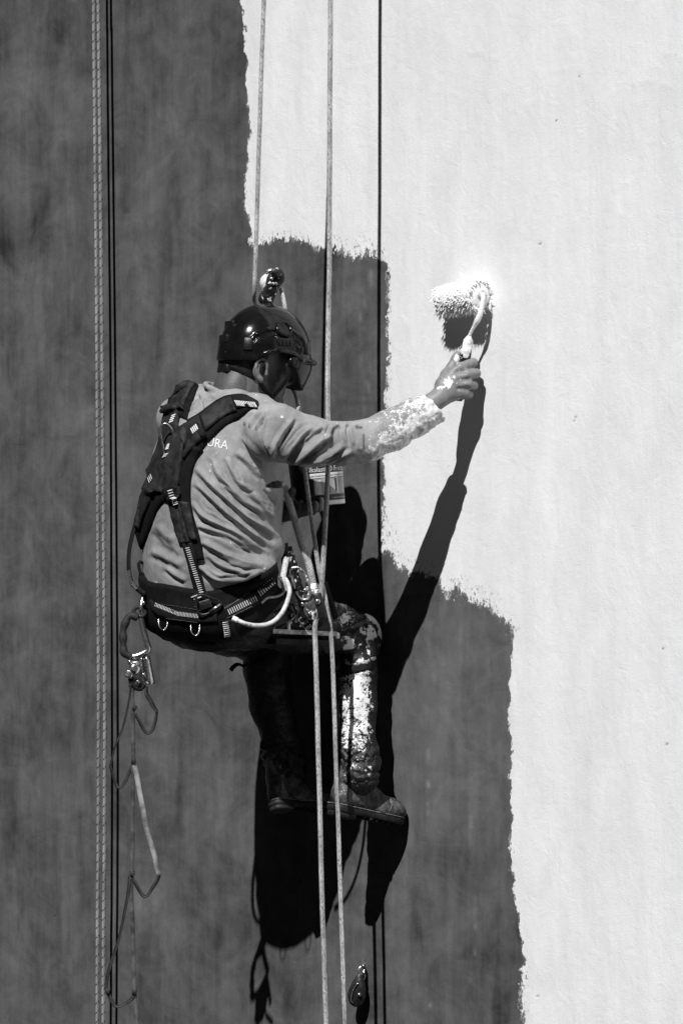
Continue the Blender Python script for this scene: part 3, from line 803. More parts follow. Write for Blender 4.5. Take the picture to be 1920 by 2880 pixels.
pa = np.maximum(pa, .55*np.exp(-((x-1290)/8)**2-((y-1124)/7)**2)); pa = np.maximum(pa, .36*np.exp(-((x-1275)/60)**2-((y-1070)/60)**2)); pa = np.maximum(pa, .7*np.exp(-((x-1246)/14)**2-((y-1088)/8)**2)); pa = np.maximum(pa, .6*np.exp(-((x-1276)/14)**2-((y-1062)/5)**2))
pa = np.where(x > 1180, pa, 0)
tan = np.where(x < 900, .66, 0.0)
tan = np.where((x > 694) & (x < 752) & (y > 1022) & (y < 1104), .30, tan)  # ear paler than face: the sun on it is painted into the skin tone
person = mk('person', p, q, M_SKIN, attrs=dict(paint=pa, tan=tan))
tag(person, 'rope access painter in paint-crusted shirt and dark trousers sitting against the wall', 'person')

# hair: short, dark, showing below the helmet at the nape
h = SDF(HL(0, 0, 0)-.16, HL(0, 0, 0)+.16, .0032)
h.ell(HL(-4, 0, 16), np.array([104, 86, 96])*HK, HM)
h.ell(HL(-22, 0, -34), np.array([72, 70, 52])*HK, HM, k=.02)
h.half(HL(2, 0, 0), HF*1.0 + HU*(-.25)); h.half(HL(-40, 0, -62), -HU*1.0 - HF*.35, k=.01)
hp, hq = h.mesh(); n = vnormals(hp, hq)
hp = hp + n*(.0012*fbm(hp[:, 0]*260, hp[:, 1]*260, hp[:, 2]*60, seed=4))[:, None]
mk('hair', hp, hq, M_HAIR, person)

# ------------------------------------------------------------------ shirt
sh = SDF((-.60, -.33, -.33), (.30, .26, .41), .0031)
sh.rows([(1128, 566, 735, 65, .80), (1165, 478, 780, 68, .80), (1240, 438, 796, 66, .80), (1320, 417, 800, 60, .80), (1400, 403, 798, 55, .80), (1500, 402, 790, 48, .82),
         (1560, 400, 792, 42, .84), (1610, 402, 770, 36, .86), (1660, 408, 742, 30, .86), (1730, 425, 720, 25, .86)], YAW)
sh.chain([(634, 1178, 70, 74), (644, 1146, 66, 62)], k=.03)
sh.chain([(500, 1175, -85, 60), (562, 1132, -12, 45), (640, 1150, 68, 58), (720, 1172, 190, 60), (775, 1215, 258, 76)], k=.03)   # shoulder line
sh.chain([a + (r,) for a, r in zip(ARM[:6] + [(1226, 1144, 162)], [80, 68, 57, 57, 55, 50, 46])], k=.022)
sh.chain([a + (r,) for a, r in zip(LARM[:4], [72, 62, 54, 44])], k=.02)
sh.ell(V(745, 1540, 120), np.array([52, 70, 42])*K, k=.03)      # shirt bulging over the belt
sh.ell(V(690, 1600, 190), np.array([90, 80, 40])*K, k=.03)
ring = [(643+66*math.cos(a_)*.98-12*math.sin(a_)*0, 1104+22*math.cos(a_)*1.0+8*math.sin(a_), 54+58*math.sin(a_)) for a_ in np.linspace(0, 2*math.pi, 25)]
sh.chain([q_ + (7,) for q_ in ring], k=.008)
# openings: collar, cuff, tear under the arm
sh.chain([(632, 1150, 70, 60), (656, 1098, 54, 60), (684, 1050, 36, 61)], k=.004, mode='cut')
sh.chain([(1216, 1136, 163, 36), (1262, 1112, 158, 40)], k=.004, mode='cut')
for x_, y_, r_ in ((750, 1366, 6), (762, 1362, 9), (775, 1361, 10), (786, 1362, 8)):      # torn seam under the arm
    sh.cone(V(x_, y_, 330), V(x_+6, y_+2, 70), R(r_), R(r_), k=.002, mode='cut')
cn = V(1222, 1128, 161) - V(1170, 1171, 171); sh.half(V(1224, 1148, 161), cn, k=.004, lo=V(1150, 1260, 300), hi=V(1300, 1060, 40))
p, q = sh.mesh(); p = relax(p, q, 3, .5); n = vnormals(p, q)
z2 = lambda L: [(360+a*.3189, 1050+b*.3189) for a, b in L]
z3 = lambda L: [(720+a*.2551, 1100+b*.2551) for a, b in L]
FOLDS = [
    (z2([(590, 960), (700, 1060), (850, 1200), (1000, 1330), (1150, 1450), (1280, 1540)]), 10, 8),
    (z2([(570, 1130), (650, 1240), (800, 1330), (950, 1400), (1100, 1500), (1250, 1590)]), 11, 9),
    (z2([(600, 830), (720, 960), (880, 1110), (1050, 1260), (1200, 1360), (1330, 1450)]), 11, 8),
    (z2([(740, 740), (800, 880), (900, 1000), (1020, 1120), (1180, 1220), (1250, 1280)]), 9, 7),
    (z2([(870, 740), (930, 880), (1000, 980), (1100, 1040)]), 8, 6),
    (z2([(600, 1340), (760, 1380), (900, 1430), (1050, 1520), (1180, 1590)]), 9, 8),
    (z2([(640, 1480), (760, 1540), (900, 1620), (1050, 1680), (1200, 1690)]), 10, 8),
    (z2([(620, 1690), (760, 1790), (900, 1810), (1050, 1790), (1180, 1730)]), 11, 9),
    (z2([(700, 1600), (820, 1690), (980, 1740), (1120, 1745)]), 9, 5),
    (z2([(960, 690), (1080, 800), (1180, 920)]), 10, 6), (z2([(1010, 560), (1110, 690), (1200, 800)]), 8, 4),
    (z2([(1100, 1050), (1200, 1180), (1300, 1290)]), 9, 5), (z2([(1230, 1000), (1300, 1100), (1360, 1180)]), 9, 4),
    (z2([(1070, 480), (1110, 390), (1190, 320)]), 6, 6), (z2([(1030, 460), (1060, 380), (1120, 320)]), 6, 5), (z2([(1130, 500), (1160, 420), (1230, 330)]), 6, 5),
    (z2([(640, 170), (670, 240), (690, 330)]), 8, 5), (z2([(720, 190), (860, 260), (960, 300)]), 7, 3), (z2([(560, 330), (620, 260), (650, 180)]), 8, 4),
    (z2([(200, 1560), (330, 1620), (480, 1700)]), 14, 4), (z2([(330, 1700), (430, 1780), (520, 1830)]), 10, 4), (z2([(260, 1330), (330, 1420), (420, 1480)]), 14, 3),
    (z3([(170, 740), (230, 560), (330, 400), (430, 290)]), 8, 7), (z3([(290, 760), (400, 600), (520, 470), (650, 390)]), 9, 8), (z3([(240, 600), (290, 480), (370, 370)]), 6, 4),
    (z3([(330, 830), (520, 690), (680, 570), (820, 470)]), 10, 10), (z3([(540, 800), (700, 740), (860, 670), (960, 600)]), 10, 9), (z3([(700, 790), (820, 765), (960, 700), (1060, 660)]), 8, 7),
    (z3([(500, 560), (620, 460), (740, 390)]), 7, 5), (z3([(840, 380), (810, 480), (760, 560)]), 7, 6), (z3([(985, 370), (965, 460), (985, 570)]), 7, 3.5),
    (z3([(1060, 370), (1040, 450), (1075, 600)]), 8, 3), (z3([(160, 190), (90, 350), (82, 520), (160, 730)]), 3.5, 4),
]
# lift fold height a little towards the photo's strong relief
p = fold(p, n, [(c_, w_*.86, h_) for c_, w_, h_ in FOLDS], 1.5)
# finer creases riding between the main folds
sub = []
for i_, (c_, w_, h_) in enumerate(FOLDS[:13] + FOLDS[22:27]):
    C_ = spline(np.asarray(c_, float), 12); T_ = np.gradient(C_, axis=0); N_ = np.stack([-T_[:, 1], T_[:, 0]], 1)/np.linalg.norm(T_, axis=1)[:, None]
    a_, e_ = sorted(rng.uniform(0, 1, 2)); a_, e_ = int(a_*5), 7 + int(e_*5)
    sub.append((list(map(tuple, (C_ + N_*(rng.uniform(.8, 1.5)*w_*rng.choice([-1, 1])) + rng.normal(0, 1.5, C_.shape))[a_:e_])), w_*.42, h_*.42))
p = fold(p, vnormals(p, q), sub, 1.2)
n = vnormals(p, q); x, y = PX(p)
# crusted paint on the forearm
pa = np.clip((x-1015)/60, 0, 1)*np.where(x > 1000, 1, 0)*np.clip((y-1050)/20, 0, 1)
lower = np.clip(((y - np.interp(x, [1000, 1100, 1235], [1243, 1209, 1145]))+14)/45, 0, 1)
pa = pa*np.clip(.30 + .55*lower + np.clip((x-1110)/110, 0, 1)*.5, 0, 1)
crust = pa*(fbm(p[:, 0]*75, p[:, 1]*75, p[:, 2]*75, seed=11, oct=4))*.0026
p = p + n*crust[:, None]
# cloth-wide small wrinkling
p = p + n*((fbm(p[:, 0]*38, p[:, 1]*38, p[:, 2]*24, seed=21, oct=3))*.0011)[:, None]
for C_, w_, s_ in [(z2([(240, 1410), (320, 1510), (390, 1560)]), 6, .9), (z2([(340, 1490), (400, 1550), (440, 1600)]), 4, .7), (z2([(225, 1405), (270, 1430)]), 8, .9), (z2([(880, 1100), (890, 1110)]), 3, .4),
                   (z2([(250, 1640), (252, 1645)]), 2.5, .8), (z2([(350, 1450), (352, 1455)]), 2.5, .7), (z3([(830, 460), (850, 420), (900, 385)]), 5, 1.0), (z3([(1110, 390), (1115, 400)]), 5, .9), (z3([(1000, 385), (1005, 370)]), 4, .8),
                   (z3([(1140, 400), (1160, 400)]), 4, .9), (z3([(1130, 650), (1160, 660)]), 6, .8), (z3([(1185, 480), (1185, 640)]), 2.5, .9), (z2([(700, 960), (720, 880), (750, 760), (790, 700)]), 2, -.3)]:
    d, t_, _ = segdist(x, y, C_); w = np.exp(-(d/w_)**2)*abs(s_)
    if s_ > 0:
        stn = w if C_ is None else w
        STAIN = np.maximum(STAIN, stn) if 'STAIN' in globals() else stn.copy()
    else: pa = np.maximum(pa, .42*w/abs(s_)*(n[:, 1] < 0))
for cx_, cy_, r_ in [(792, 1172, 5), (915, 1222, 4), (632, 1228, 5), (430, 1650, 10), (436, 1640, 6), (745, 1600, 3), (600, 1280, 2), (660, 1530, 2.4), (905, 1192, 4), (948, 1188, 4), (720, 1110, 3)]:
    pa = np.maximum(pa, .62*np.exp(-((x-cx_)**2+(y-cy_)**2)/r_**2)*(n[:, 1] < .1))
shirt = mk('shirt', p, q, M_SHIRT, person, attrs=dict(paint=pa, stain=np.clip(STAIN, 0, 1)*(n[:, 1] < .1)))
BV_SHIRT = BVHTree.FromPolygons([tuple(v) for v in p], [tuple(int(i) for i in f) for f in q])

# ------------------------------------------------------------------ trousers
tr = SDF((-.61, -.29, -.85), (.17, .53, -.16), .0039)
tr.rows([(1640, 412, 752, 24, .86), (1700, 412, 762, 22, .86), (1745, 416, 770, 20, .86), (1785, 440, 765, 15, .86), (1812, 480, 745, 5, .86), (1826, 540, 700, -5, .86)], YAW)
tr.chain([a + (r,) for a, r in zip(RLEG[:6], [98, 82, 64, 56, 53, 50])] + [(1008, 2130, -112, 57), (1008, 2185, -92, 55)], k=.02)
tr.chain([a + (r,) for a, r in zip(LLEG[:6], [98, 84, 70, 66, 60, 52])] + [(802, 2130, -312, 56), (812, 2170, -280, 52)], k=.02)
tr.chain([(770, 1745, 5, 62), (900, 1752, -108, 62), (975, 1760, -172, 52)], k=.02)
p, q = tr.mesh(); p = relax(p, q, 2, .5); n = vnormals(p, q); x, y = PX(p)
# bunched cloth above the boots, knee wrinkles
def rings(x, y, cx, y0, y1, tilt, lam, amp, sd_):
    u = (y + (x-cx)*tilt - y0)/lam + .9*vnoise(x/38, y/45, seed=sd_) + .25*vnoise(x/12, y/18, seed=sd_+1)
    w = np.clip((y-y0+20)/30, 0, 1)*np.clip((y1-y)/20, 0, 1)
    return amp*w*(np.abs(np.sin(u*np.pi))**.7 - .6)
dz = np.zeros(len(p))
dz += np.where(x > 915, rings(x, y, 1005, 2105, 2215, .28, 31, .0075, 3), 0)
dz += np.where(x <= 900, rings(x, y, 800, 2090, 2200, .2, 36, .012, 5), 0)
dz += np.where((x > 900) & (y > 1690) & (y < 1900), .006*fbm(x/34, y/30, seed=8, oct=3), 0)
dz += .0035*fbm(p[:, 0]*26, p[:, 1]*26, p[:, 2]*20, seed=31, oct=4)
p = p + n*dz[:, None]; n = vnormals(p, q); x, y = PX(p)
pa = np.zeros(len(p))
shin = np.clip((x-948)/16, 0, 1)*np.clip((1060-x)/25, 0, 1)*np.clip((y-1872)/30, 0, 1)*np.clip((2128-y)/22, 0, 1)
pa = np.maximum(pa, shin*np.interp(y, [1870, 1930, 2010, 2060, 2120], [.56, .86, .82, .66, .46])*np.interp(x, [940, 965, 1000, 1035, 1065], [.3, .72, 1.08, .75, .3]))
pa = np.maximum(pa, .60*np.exp(-((x-972)/24)**2-((y-1742)/48)**2)); pa = np.maximum(pa, .56*np.exp(-((x-965)/28)**2-((y-1700)/16)**2))
pa = np.maximum(pa, .38*np.exp(-((x-1020)/30)**2-((y-2150)/26)**2)); pa = np.maximum(pa, .30*np.exp(-((x-990)/60)**2-((y-2170)/40)**2))
pa = np.where((x > 860), pa, 0)
trousers = mk('trousers', p, q, M_TROUSER, person, attrs=dict(paint=pa))
BV_TR = BVHTree.FromPolygons([tuple(v) for v in p], [tuple(int(i) for i in f) for f in q])

# ------------------------------------------------------------------ draping onto the clothed figure
BVS = [BV_SHIRT, BV_TR]
CAMP = Vector((0, -DIST, 0))
def hit(px_, py_, bvs=None):
    t = Vector(tuple(V(px_, py_, 0.0))) - CAMP; t.normalize(); best = None
    for b in (bvs or BVS):
        l, nn, i, ds = b.ray_cast(CAMP, t)
        if l is not None and (best is None or ds < best[2]): best = (np.array(l), np.array(nn), ds)
    return best
def smoothrows(A, it):
    for _ in range(it):
        B = A.copy()
        B[1:-1] = (A[:-2] + 2*A[1:-1] + A[2:])/4
        A = B
    return A
def drape(ea, eb, nu, nv, off, thick, bvs=None, crown=.35, noise=0.0, seed=0, sm=3, fallback=None):
    """strap or pad lying on the figure, ruled between two edge lines given in photo pixels"""
    A, B = spline(ea, nu), spline(eb, nu)
    pos = np.full((nu, nv, 3), np.nan); nor = np.zeros((nu, nv, 3)); dep = np.full((nu, nv), np.nan)
    for i in range(nu):
        for j in range(nv):
            t = j/(nv-1); c = A[i]*(1-t) + B[i]*t
            h_ = hit(c[0], c[1], bvs)
            if h_ is not None: dep[i, j] = -h_[0][1]/K; nor[i, j] = h_[1]
    g = np.nanmedian(dep) if np.isfinite(dep).any() else 500
    if fallback is not None: dep[~np.isfinite(dep)] = fallback
    for i in range(nu):                     # beyond the outline: keep the nearest depth
        r = dep[i]; ok = np.isfinite(r)
        if ok.any(): dep[i] = np.interp(np.arange(nv), np.flatnonzero(ok), r[ok])
    rowok = np.isfinite(dep[:, 0])
    for j in range(nv):
        if rowok.any(): dep[:, j] = np.interp(np.arange(nu), np.flatnonzero(rowok), dep[rowok, j])
        else: dep[:, j] = g
    dep = smoothrows(dep, sm)
    for i in range(nu):
        for j in range(nv):
            t = j/(nv-1); c = A[i]*(1-t) + B[i]*t
            pos[i, j] = V(c[0], c[1], dep[i, j])
    # surface normal of the draped sheet
    du = np.gradient(pos, axis=0); dv = np.gradient(pos, axis=1); N = np.cross(du, dv)
    N /= np.linalg.norm(N, axis=2)[..., None] + 1e-12
    N *= np.where(N[..., 1:2] > 0, -1, 1)
    v_ = np.linspace(-1, 1, nv)
    prof = off + thick*(1-crown*np.abs(v_)**4)
    H = np.broadcast_to(prof[None, :], (nu, nv)).copy()
    if noise:
        ii_, jj_ = np.meshgrid(np.arange(nu), np.arange(nv), indexing='ij')
        H += noise*fbm(pos[..., 0]*70, pos[..., 2]*70, seed=seed, oct=3)
    top = pos + N*(H*1.0)[..., None]*1.0
    bot = pos - N*.004
    vt = top.reshape(-1, 3); vb = bot.reshape(-1, 3); n_ = nu*nv
    f = []
    for i in range(nu-1):
        for j in range(nv-1):
            a = i*nv+j; f.append((a, a+1, a+nv+1, a+nv)); f.append((n_+a, n_+a+nv, n_+a+nv+1, n_+a+1))
    for i in range(nu-1):
        a = i*nv; f.append((a, a+nv, n_+a+nv, n_+a)); b = i*nv+nv-1; f.append((b+nv, b, n_+b, n_+b+nv))
    for j in range(nv-1):
        f.append((j+1, j, n_+j, n_+j+1)); c = (nu-1)*nv+j; f.append((c, c+1, n_+c+1, n_+c))
    return np.vstack([vt, vb]), f
LAYER = []           # trees of pieces already laid, so later pieces lie on top
def lay(name, parent, ea, eb, off=.001, thick=.004, nu=26, nv=7, mat=None, noise=0.0, over=True, **kw):
    v, f = drape(ea, eb, nu, nv, off, thick, BVS + (LAYER if over else []), noise=noise, seed=len(LAYER), **kw)
    o = mk(name, v, f, mat or M_WEB, parent)
    LAYER.append(BVHTree.FromPolygons([tuple(q) for q in v], f))
    return o
def bars(mb, a, b, n_, half, w, lift=.0022, fall=None):
    """row of n_ short stitched bars from a to b; half = half bar vector (px); w = bar width px"""
    a, b, half = map(lambda q: np.asarray(q, float), (a, b, half))
    d = (b-a)/max(np.linalg.norm(b-a), 1e-6)*w/2
    for i in range(n_):
        c = a + (b-a)*(i/max(n_-1, 1))
        vv = []; cor = (c-half-d, c+half-d, c+half+d, c-half+d)
        ds_ = [(-h_[0][1]/K if h_ is not None else fall) for h_ in (hit(e[0], e[1], BVS + LAYER) for e in cor)]
        if any(q_ is None for q_ in ds_): continue
        m_ = sum(ds_)/4; ds_ = [max(q_, m_) for q_ in ds_]
        for e, dep in zip(cor, ds_): vv.append(V(e[0], e[1], dep + lift/K))
        if len(vv) == 4:
            vv = np.array(vv); back = vv + np.array([0, .003, 0])
            mb.add(np.vstack([vv, back]), [(0, 1, 2, 3), (7, 6, 5, 4), (0, 4, 5, 1), (1, 5, 6, 2), (2, 6, 7, 3), (3, 7, 4, 0)])
    return mb

# ------------------------------------------------------------------ print on the shirt back
def text_mesh(txt, size, font_scale=(1, 1), extrude=0.0):
    cu = bpy.data.curves.new('t', 'FONT'); cu.body = txt; cu.size = size; cu.extrude = extrude; cu.resolution_u = 3
    ob = bpy.data.objects.new('t', cu); col.objects.link(ob)
    dg = bpy.context.evaluated_depsgraph_get(); me = bpy.data.meshes.new_from_object(ob.evaluated_get(dg))
    v = np.array([q.co[:] for q in me.vertices]); f = [tuple(p.vertices) for p in me.polygons]
    bpy.data.objects.remove(ob); bpy.data.curves.remove(cu); bpy.data.meshes.remove(me)
    return v, f
def draped_text(name, txt, at, hgt, ang, mat, parent, shear=0.0, sx=1.0, lift=.0012, bvs=None):
    v, f = text_mesh(txt, 1.0)
    h_ = v[:, 1].max() - v[:, 1].min(); s = hgt/h_; c, sn = math.cos(ang), math.sin(ang)
    out = []
    for a in v:
        u, w = (a[0]*sx + a[1]*shear)*s, a[1]*s
        X, Y = at[0] + u*c + w*sn, at[1] + u*sn - w*c
        k_ = hit(X, Y, bvs); d_ = -k_[0][1]/K if k_ is not None else 60
        out.append(V(X, Y, d_ + lift/K))
    return mk(name, np.array(out), f, mat, parent, smooth=False)
draped_text('shirt_print', 'URA', (580, 1253), 25, math.radians(11), M_STITCH, person, shear=-.05, sx=.86, bvs=[BV_SHIRT], lift=.002)

# ------------------------------------------------------------------ boots
def boot(name, heel, toe, ankle, top, label=None):
    """heel/toe: points on the sole plane (px,py,d); ankle and shaft top"""
    a, b = V(*heel), V(*toe); L = np.linalg.norm(b-a); fx = (b-a)/L
    up = V(*top) - (a*.65+b*.35); up -= (up @ fx)*fx; up /= np.linalg.norm(up); sd_ = np.cross(fx, up)
    M = np.stack([fx, sd_, up], 1)
    at = lambda f, s, u: a + M @ np.array([f*L, s*L, u*L])
    g = SDF(np.minimum(np.minimum(a, b), V(*top))-.10, np.maximum(np.maximum(a, b), V(*top))+.10, .0026)
    for f0, u0, r0, f1, u1, r1 in [(.14, .17, .155, .16, .42, .165), (.16, .42, .165, .20, .66, .18), (.14, .17, .155, .45, .19, .15), (.18, .36, .16, .52, .22, .14), (.45, .17, .15, .82, .13, .145)]:
        g.cone(at(f0, 0, u0), at(f1, 0, u1), r0*L, r1*L, k=.012)
    g.ell(at(.85, 0, .125), np.array([.185, .17, .125])*L, M, k=.012)      # toe cap
    for s_ in (-1, 1): g.ell(at(.70, .06*s_, .11), np.array([.2, .12, .12])*L, M, k=.01)
    g.half(at(.5, 0, .055), -up, k=.003)
    g.cone(at(.73, -.2, .235), at(.73, .2, .235), .018*L, .018*L, k=.006, mode='cut')   # crease behind the cap
    v, f = g.mesh(); v = relax(v, f, 1, .5); n_ = vnormals(v, f)
    v = v + n_*(.0012*fbm(v[:, 0]*60, v[:, 1]*60, v[:, 2]*60, seed=6))[:, None]
    o = mk(name, v, f, M_BOOT, person)
    # welted sole following the outline
    ou = [(-.03, .0), (-.01, .10), (.10, .145), (.30, .135), (.48, .125), (.66, .165), (.84, .17), (.97, .115), (1.03, .0), (.97, -.115), (.84, -.165), (.66, -.15), (.48, -.115), (.30, -.125), (.10, -.14), (-.01, -.10)]
    ou = spline(ou + [ou[0]], 60)[:-1]*L
    mb = MB(); mb.add(*prism(ou, at(0, 0, .022), fx, sd_, up, .085*L, .004))
    hl = spline([(-.02, 0), (.0, .09), (.10, .13), (.28, .12), (.30, 0), (.28, -.12), (.10, -.13), (0, -.09), (-.02, 0)], 30)[:-1]*L
    mb.add(*prism(hl, at(0, 0, -.045), fx, sd_, up, .075*L, .003))
    for i in range(7):
        mb.add(*box(at(.42+.085*i, 0, -.032), .045*L, (.24 if 0 < i < 6 else .16)*L, .035*L, M, .002))
    mb.build('sole', M_SOLE, o)
    # welt seam
    we = at(0, 0, .066) + (ou[:, :1]*1.0)*fx + (ou[:, 1:]*.99)*sd_
    mk('welt', *tube(we, .0017, 6, closed=True)[:2], M_WELT, o)
    for L_, r_ in (([(.02, .17, .30), (.18, .185, .26), (.34, .17, .20), (.46, .165, .10)], .0016), ([(.70, .17, .10), (.73, .14, .19), (.74, .07, .245), (.74, 0, .262), (.74, -.07, .245), (.73, -.14, .19), (.70, -.17, .10)], .0022), ([(.10, .175, .50), (.26, .19, .44), (.40, .165, .36)], .0016)):
        P_ = []
        for f_, s__, u_ in spline(L_, 16):
            loc, nn, i_, ds = BVHTree.FromPolygons([tuple(a_) for a_ in v], [tuple(int(k_) for k_ in a_) for a_ in f]).find_nearest(Vector(tuple(at(f_, -s__, u_)))) if len(P_) == 0 and not hasattr(boot, 'bv') else boot.bv.find_nearest(Vector(tuple(at(f_, -s__, u_))))
            if not hasattr(boot, 'bv'): boot.bv = BVHTree.FromPolygons([tuple(a_) for a_ in v], [tuple(int(k_) for k_ in a_) for a_ in f])
            P_.append(np.array(loc))
        mk('seam', *tube(np.array(P_), r_, 6)[:2], M_WELT, o)
    del boot.bv
    # collar seam and laces
    for i in range(4):
        c = at(.36+.075*i, 0, .44-.06*i)
        P_ = [c + sd_*L*.07*s_ + up*L*(.03-.05*abs(s_)) for s_ in (-1, -.5, 0, .5, 1)]
        mk('lace', *tube(spline(P_, 14), .0026, 6)[:2], M_WEB, o)
    return o
boot('boot', (934, 2274, -64), (1124, 2316, -198), (990, 2230, -90), (1004, 2130, -112))
boot('boot', (768, 2264, -215), (922, 2278, -345), (800, 2230, -270), (806, 2110, -318))

# ------------------------------------------------------------------ knee pad on the right knee
kp = SDF(V(1018, 1800, -200)-.13, V(1018, 1790, -200)+.13, .003)
kp.ell(V(1020, 1790, -206), np.array([54, 58, 66])*K); kp.ell(V(990, 1800, -192), np.array([54, 62, 62])*K, mode='cut', k=.004); kp.half(V(1024, 1796, -206), (-.9, -.2, 0))
v, f = kp.mesh(); kpad = mk('knee_pad', v, f, M_KNEE, person)
for (yy, w_) in ((1752, 16), (1862, 20)):
    lay('knee_strap', kpad, [(942, yy+26), (985, yy+14), (1045, yy-16+10)], [(944, yy+26+w_), (987, yy+14+w_), (1048, yy+4+w_-4)], mat=M_WEB, thick=.003, nu=16, nv=5, over=False)
lay('knee_shell_cover', kpad, [(958, 1800), (990, 1762), (1028, 1742), (1040, 1752)], [(972, 1868), (1012, 1872), (1058, 1850), (1062, 1800)], mat=M_LEATHERP, thick=.004, nu=20, nv=9, over=False, noise=.003)
mk('strap_end', *ribbon(spline(VV([(690, 1876, -425), (670, 1868, -412), (656, 1876, -405), (649, 1886, -405)]), 12), R(15), .003, (0, -.5, .85))[:2], M_WEB, kpad)

# ------------------------------------------------------------------ helmet
helmet = thing('safety_helmet', 'glossy dark climbing helmet with tinted visor worn on the painter\'s bowed head', 'helmet', HL(20, 0, -20))
pit_ = math.radians(3)
GF = np.array([math.cos(HY)*math.cos(pit_), math.sin(HY)*math.cos(pit_), -math.sin(pit_)]); GU = np.cross(HR, GF); GM = np.stack([GF, HR, GU], 1)
G0 = V(745, 992, 24)
def GL(f, r, u): return G0 + GM @ np.array([f, r, u])*HK
g = SDF(G0-.165, G0+.165, .0024)
g.ell(GL(0, 0, 0), np.array([136, 104, 138])*HK, GM)
g.ell(GL(-20, 0, -30), np.array([118, 98, 70])*HK, GM, k=.02)
# brow peak
g.ell(GL(96, 0, -22), np.array([58, 80, 16])*HK, GM, k=.012)
# hollow and rim line: higher above the ear, lower at the back and front
g.ell(GL(0, 0, -8), np.array([122, 93, 124])*HK, GM, mode='cut', k=.002)
g.half(GL(0, 0, -30), -GU, k=.004)
for s_ in (-1, 1):
    g.ell(GL(-10, s_*104, -36), np.array([64, 44, 33])*HK, GM, mode='cut', k=.010)      # ear arch
    # moulded side panel: a raised band above, and a flat field below
    pts = [(-92, 22), (-70, 46), (-40, 60), (0, 66), (40, 60), (72, 44), (96, 18)]
    for (f0, u0), (f1, u1) in zip(pts[:-1], pts[1:]):
        q0 = math.sqrt(max(0, 1-(f0/136)**2-(u0/138)**2))*104; q1 = math.sqrt(max(0, 1-(f1/136)**2-(u1/138)**2))*104
        g.cone(GL(f0, s_*q0, u0), GL(f1, s_*q1, u1), 4*HK, 4*HK, k=.003)
        g.cone(GL(f0, s_*(q0+3), u0-9), GL(f1, s_*(q1+3), u1-9), 4*HK, 4*HK, k=.003, mode='cut')
    for f0, u0, f1, u1 in ((-66, 26, -22, 44), (30, 40, 62, 24)):
        q0 = math.sqrt(1-(f0/136)**2-(u0/138)**2)*104; q1 = math.sqrt(1-(f1/136)**2-(u1/138)**2)*104
        g.cone(GL(f0, s_*(q0+2), u0), GL(f1, s_*(q1+2), u1), 5*HK, 7*HK, k=.002, mode='cut')
    rimp = [(-104, -18), (-74, -22), (-44, -6), (-8, 2), (40, -4), (72, -18), (100, -24)]
    for (f0, u0), (f1, u1) in zip(rimp[:-1], rimp[1:]):
        q0 = math.sqrt(max(0, 1-(f0/136)**2-(u0/138)**2))*104+1; q1 = math.sqrt(max(0, 1-(f1/136)**2-(u1/138)**2))*104+1
        g.cone(GL(f0, s_*q0, u0), GL(f1, s_*q1, u1), 5*HK, 5*HK, k=.004)
for f0 in (-60, 0, 60):     # low crown ribs
    pass
v, f = g.mesh(); v = relax(v, f, 1, .4); shell = mk('shell', v, f, M_HELMET, helmet)
BV_HEL = BVHTree.FromPolygons([tuple(a) for a in v], [tuple(int(i) for i in a) for a in f])
def qside(f0, u0): return math.sqrt(max(0, 1-(f0/136)**2-(u0/138)**2))*104
for s_ in (-1, 1):
    c = GL(8, s_*(qside(8, 66)+2), 64); axn = (HR*s_*.86 + GU*.5); axn /= np.linalg.norm(axn)
    dk = mk('side_knob', *lathe([(26*HK, -8*HK), (26*HK, 3*HK), (24*HK, 6*HK), (20*HK, 7*HK), (19*HK, 5*HK), (6*HK, 5*HK)], c, axn, 28), M_HELMET, helmet)
    c2 = GL(8, s_*(qside(8, 28)+1), 28)
    mk('ratchet_block', *box(c2, 48*HK, 8*HK, 22*HK, np.stack([GF, HR*s_, GU], 1), .002), M_HELMET2, helmet)
    mb = MB()
    for i in range(4): mb.add(*box(GL(-8+11*i, s_*(qside(8, 28)+6), 26), 5*HK, 4*HK, 16*HK, np.stack([GF, HR*s_, GU], 1), .0008))
    mb.build('ratchet_ribs', M_HELMET2, helmet)
    for f0 in (-92, 94):
        q_ = qside(f0, 22); nn = np.array([f0/136**2, q_/104**2, 22/138**2]); nn /= np.linalg.norm(nn); nn[1] *= s_
        nw = GM @ nn; tx_ = np.cross(GU, nw); tx_ /= np.linalg.norm(tx_)
        mk('lamp_clip', *box(GL(f0, s_*q_, 16) + nw*2*HK, 24*HK, 9*HK, 36*HK, np.stack([tx_, nw, np.cross(tx_, nw)], 1), .002), M_HELMET2, helmet)
    mk('visor_pivot', *lathe([(16*HK, -8*HK), (16*HK, 4*HK), (12*HK, 7*HK), (4*HK, 8*HK)], GL(42, s_*(qside(42, -26)-2), -26), HR*s_, 22), M_HELMET, helmet)
    mk('chin_strap', *ribbon(spline([GL(26, s_*92, -30), GL(30, s_*86, -70), HL(46, s_*66, -98), HL(56, s_*26, -132)], 18), 17*HK, .003, HR*s_+GF*.3)[:2], M_WEB, helmet)
    mk('chin_strap', *ribbon(spline([GL(-50, s_*88, -34), HL(-10, s_*88, -76), HL(46, s_*67, -98)], 14), 14*HK, .003, HR*s_)[:2], M_WEB, helmet)
for u0, f0 in ((70, -118), (30, -132), (-16, -128)):
    q_ = -136*math.sqrt(max(0, 1-(u0/138)**2))
    mk('rear_clip', *box(GL(q_+3, 0, u0), 10*HK, 50*HK, 24*HK, GM, .003), M_HELMET2, helmet)
mk('nape_adjuster', *box(HL(-84, 0, -44), 22*HK, 60*HK, 24*HK, HM, .004), M_HELMET2, helmet)
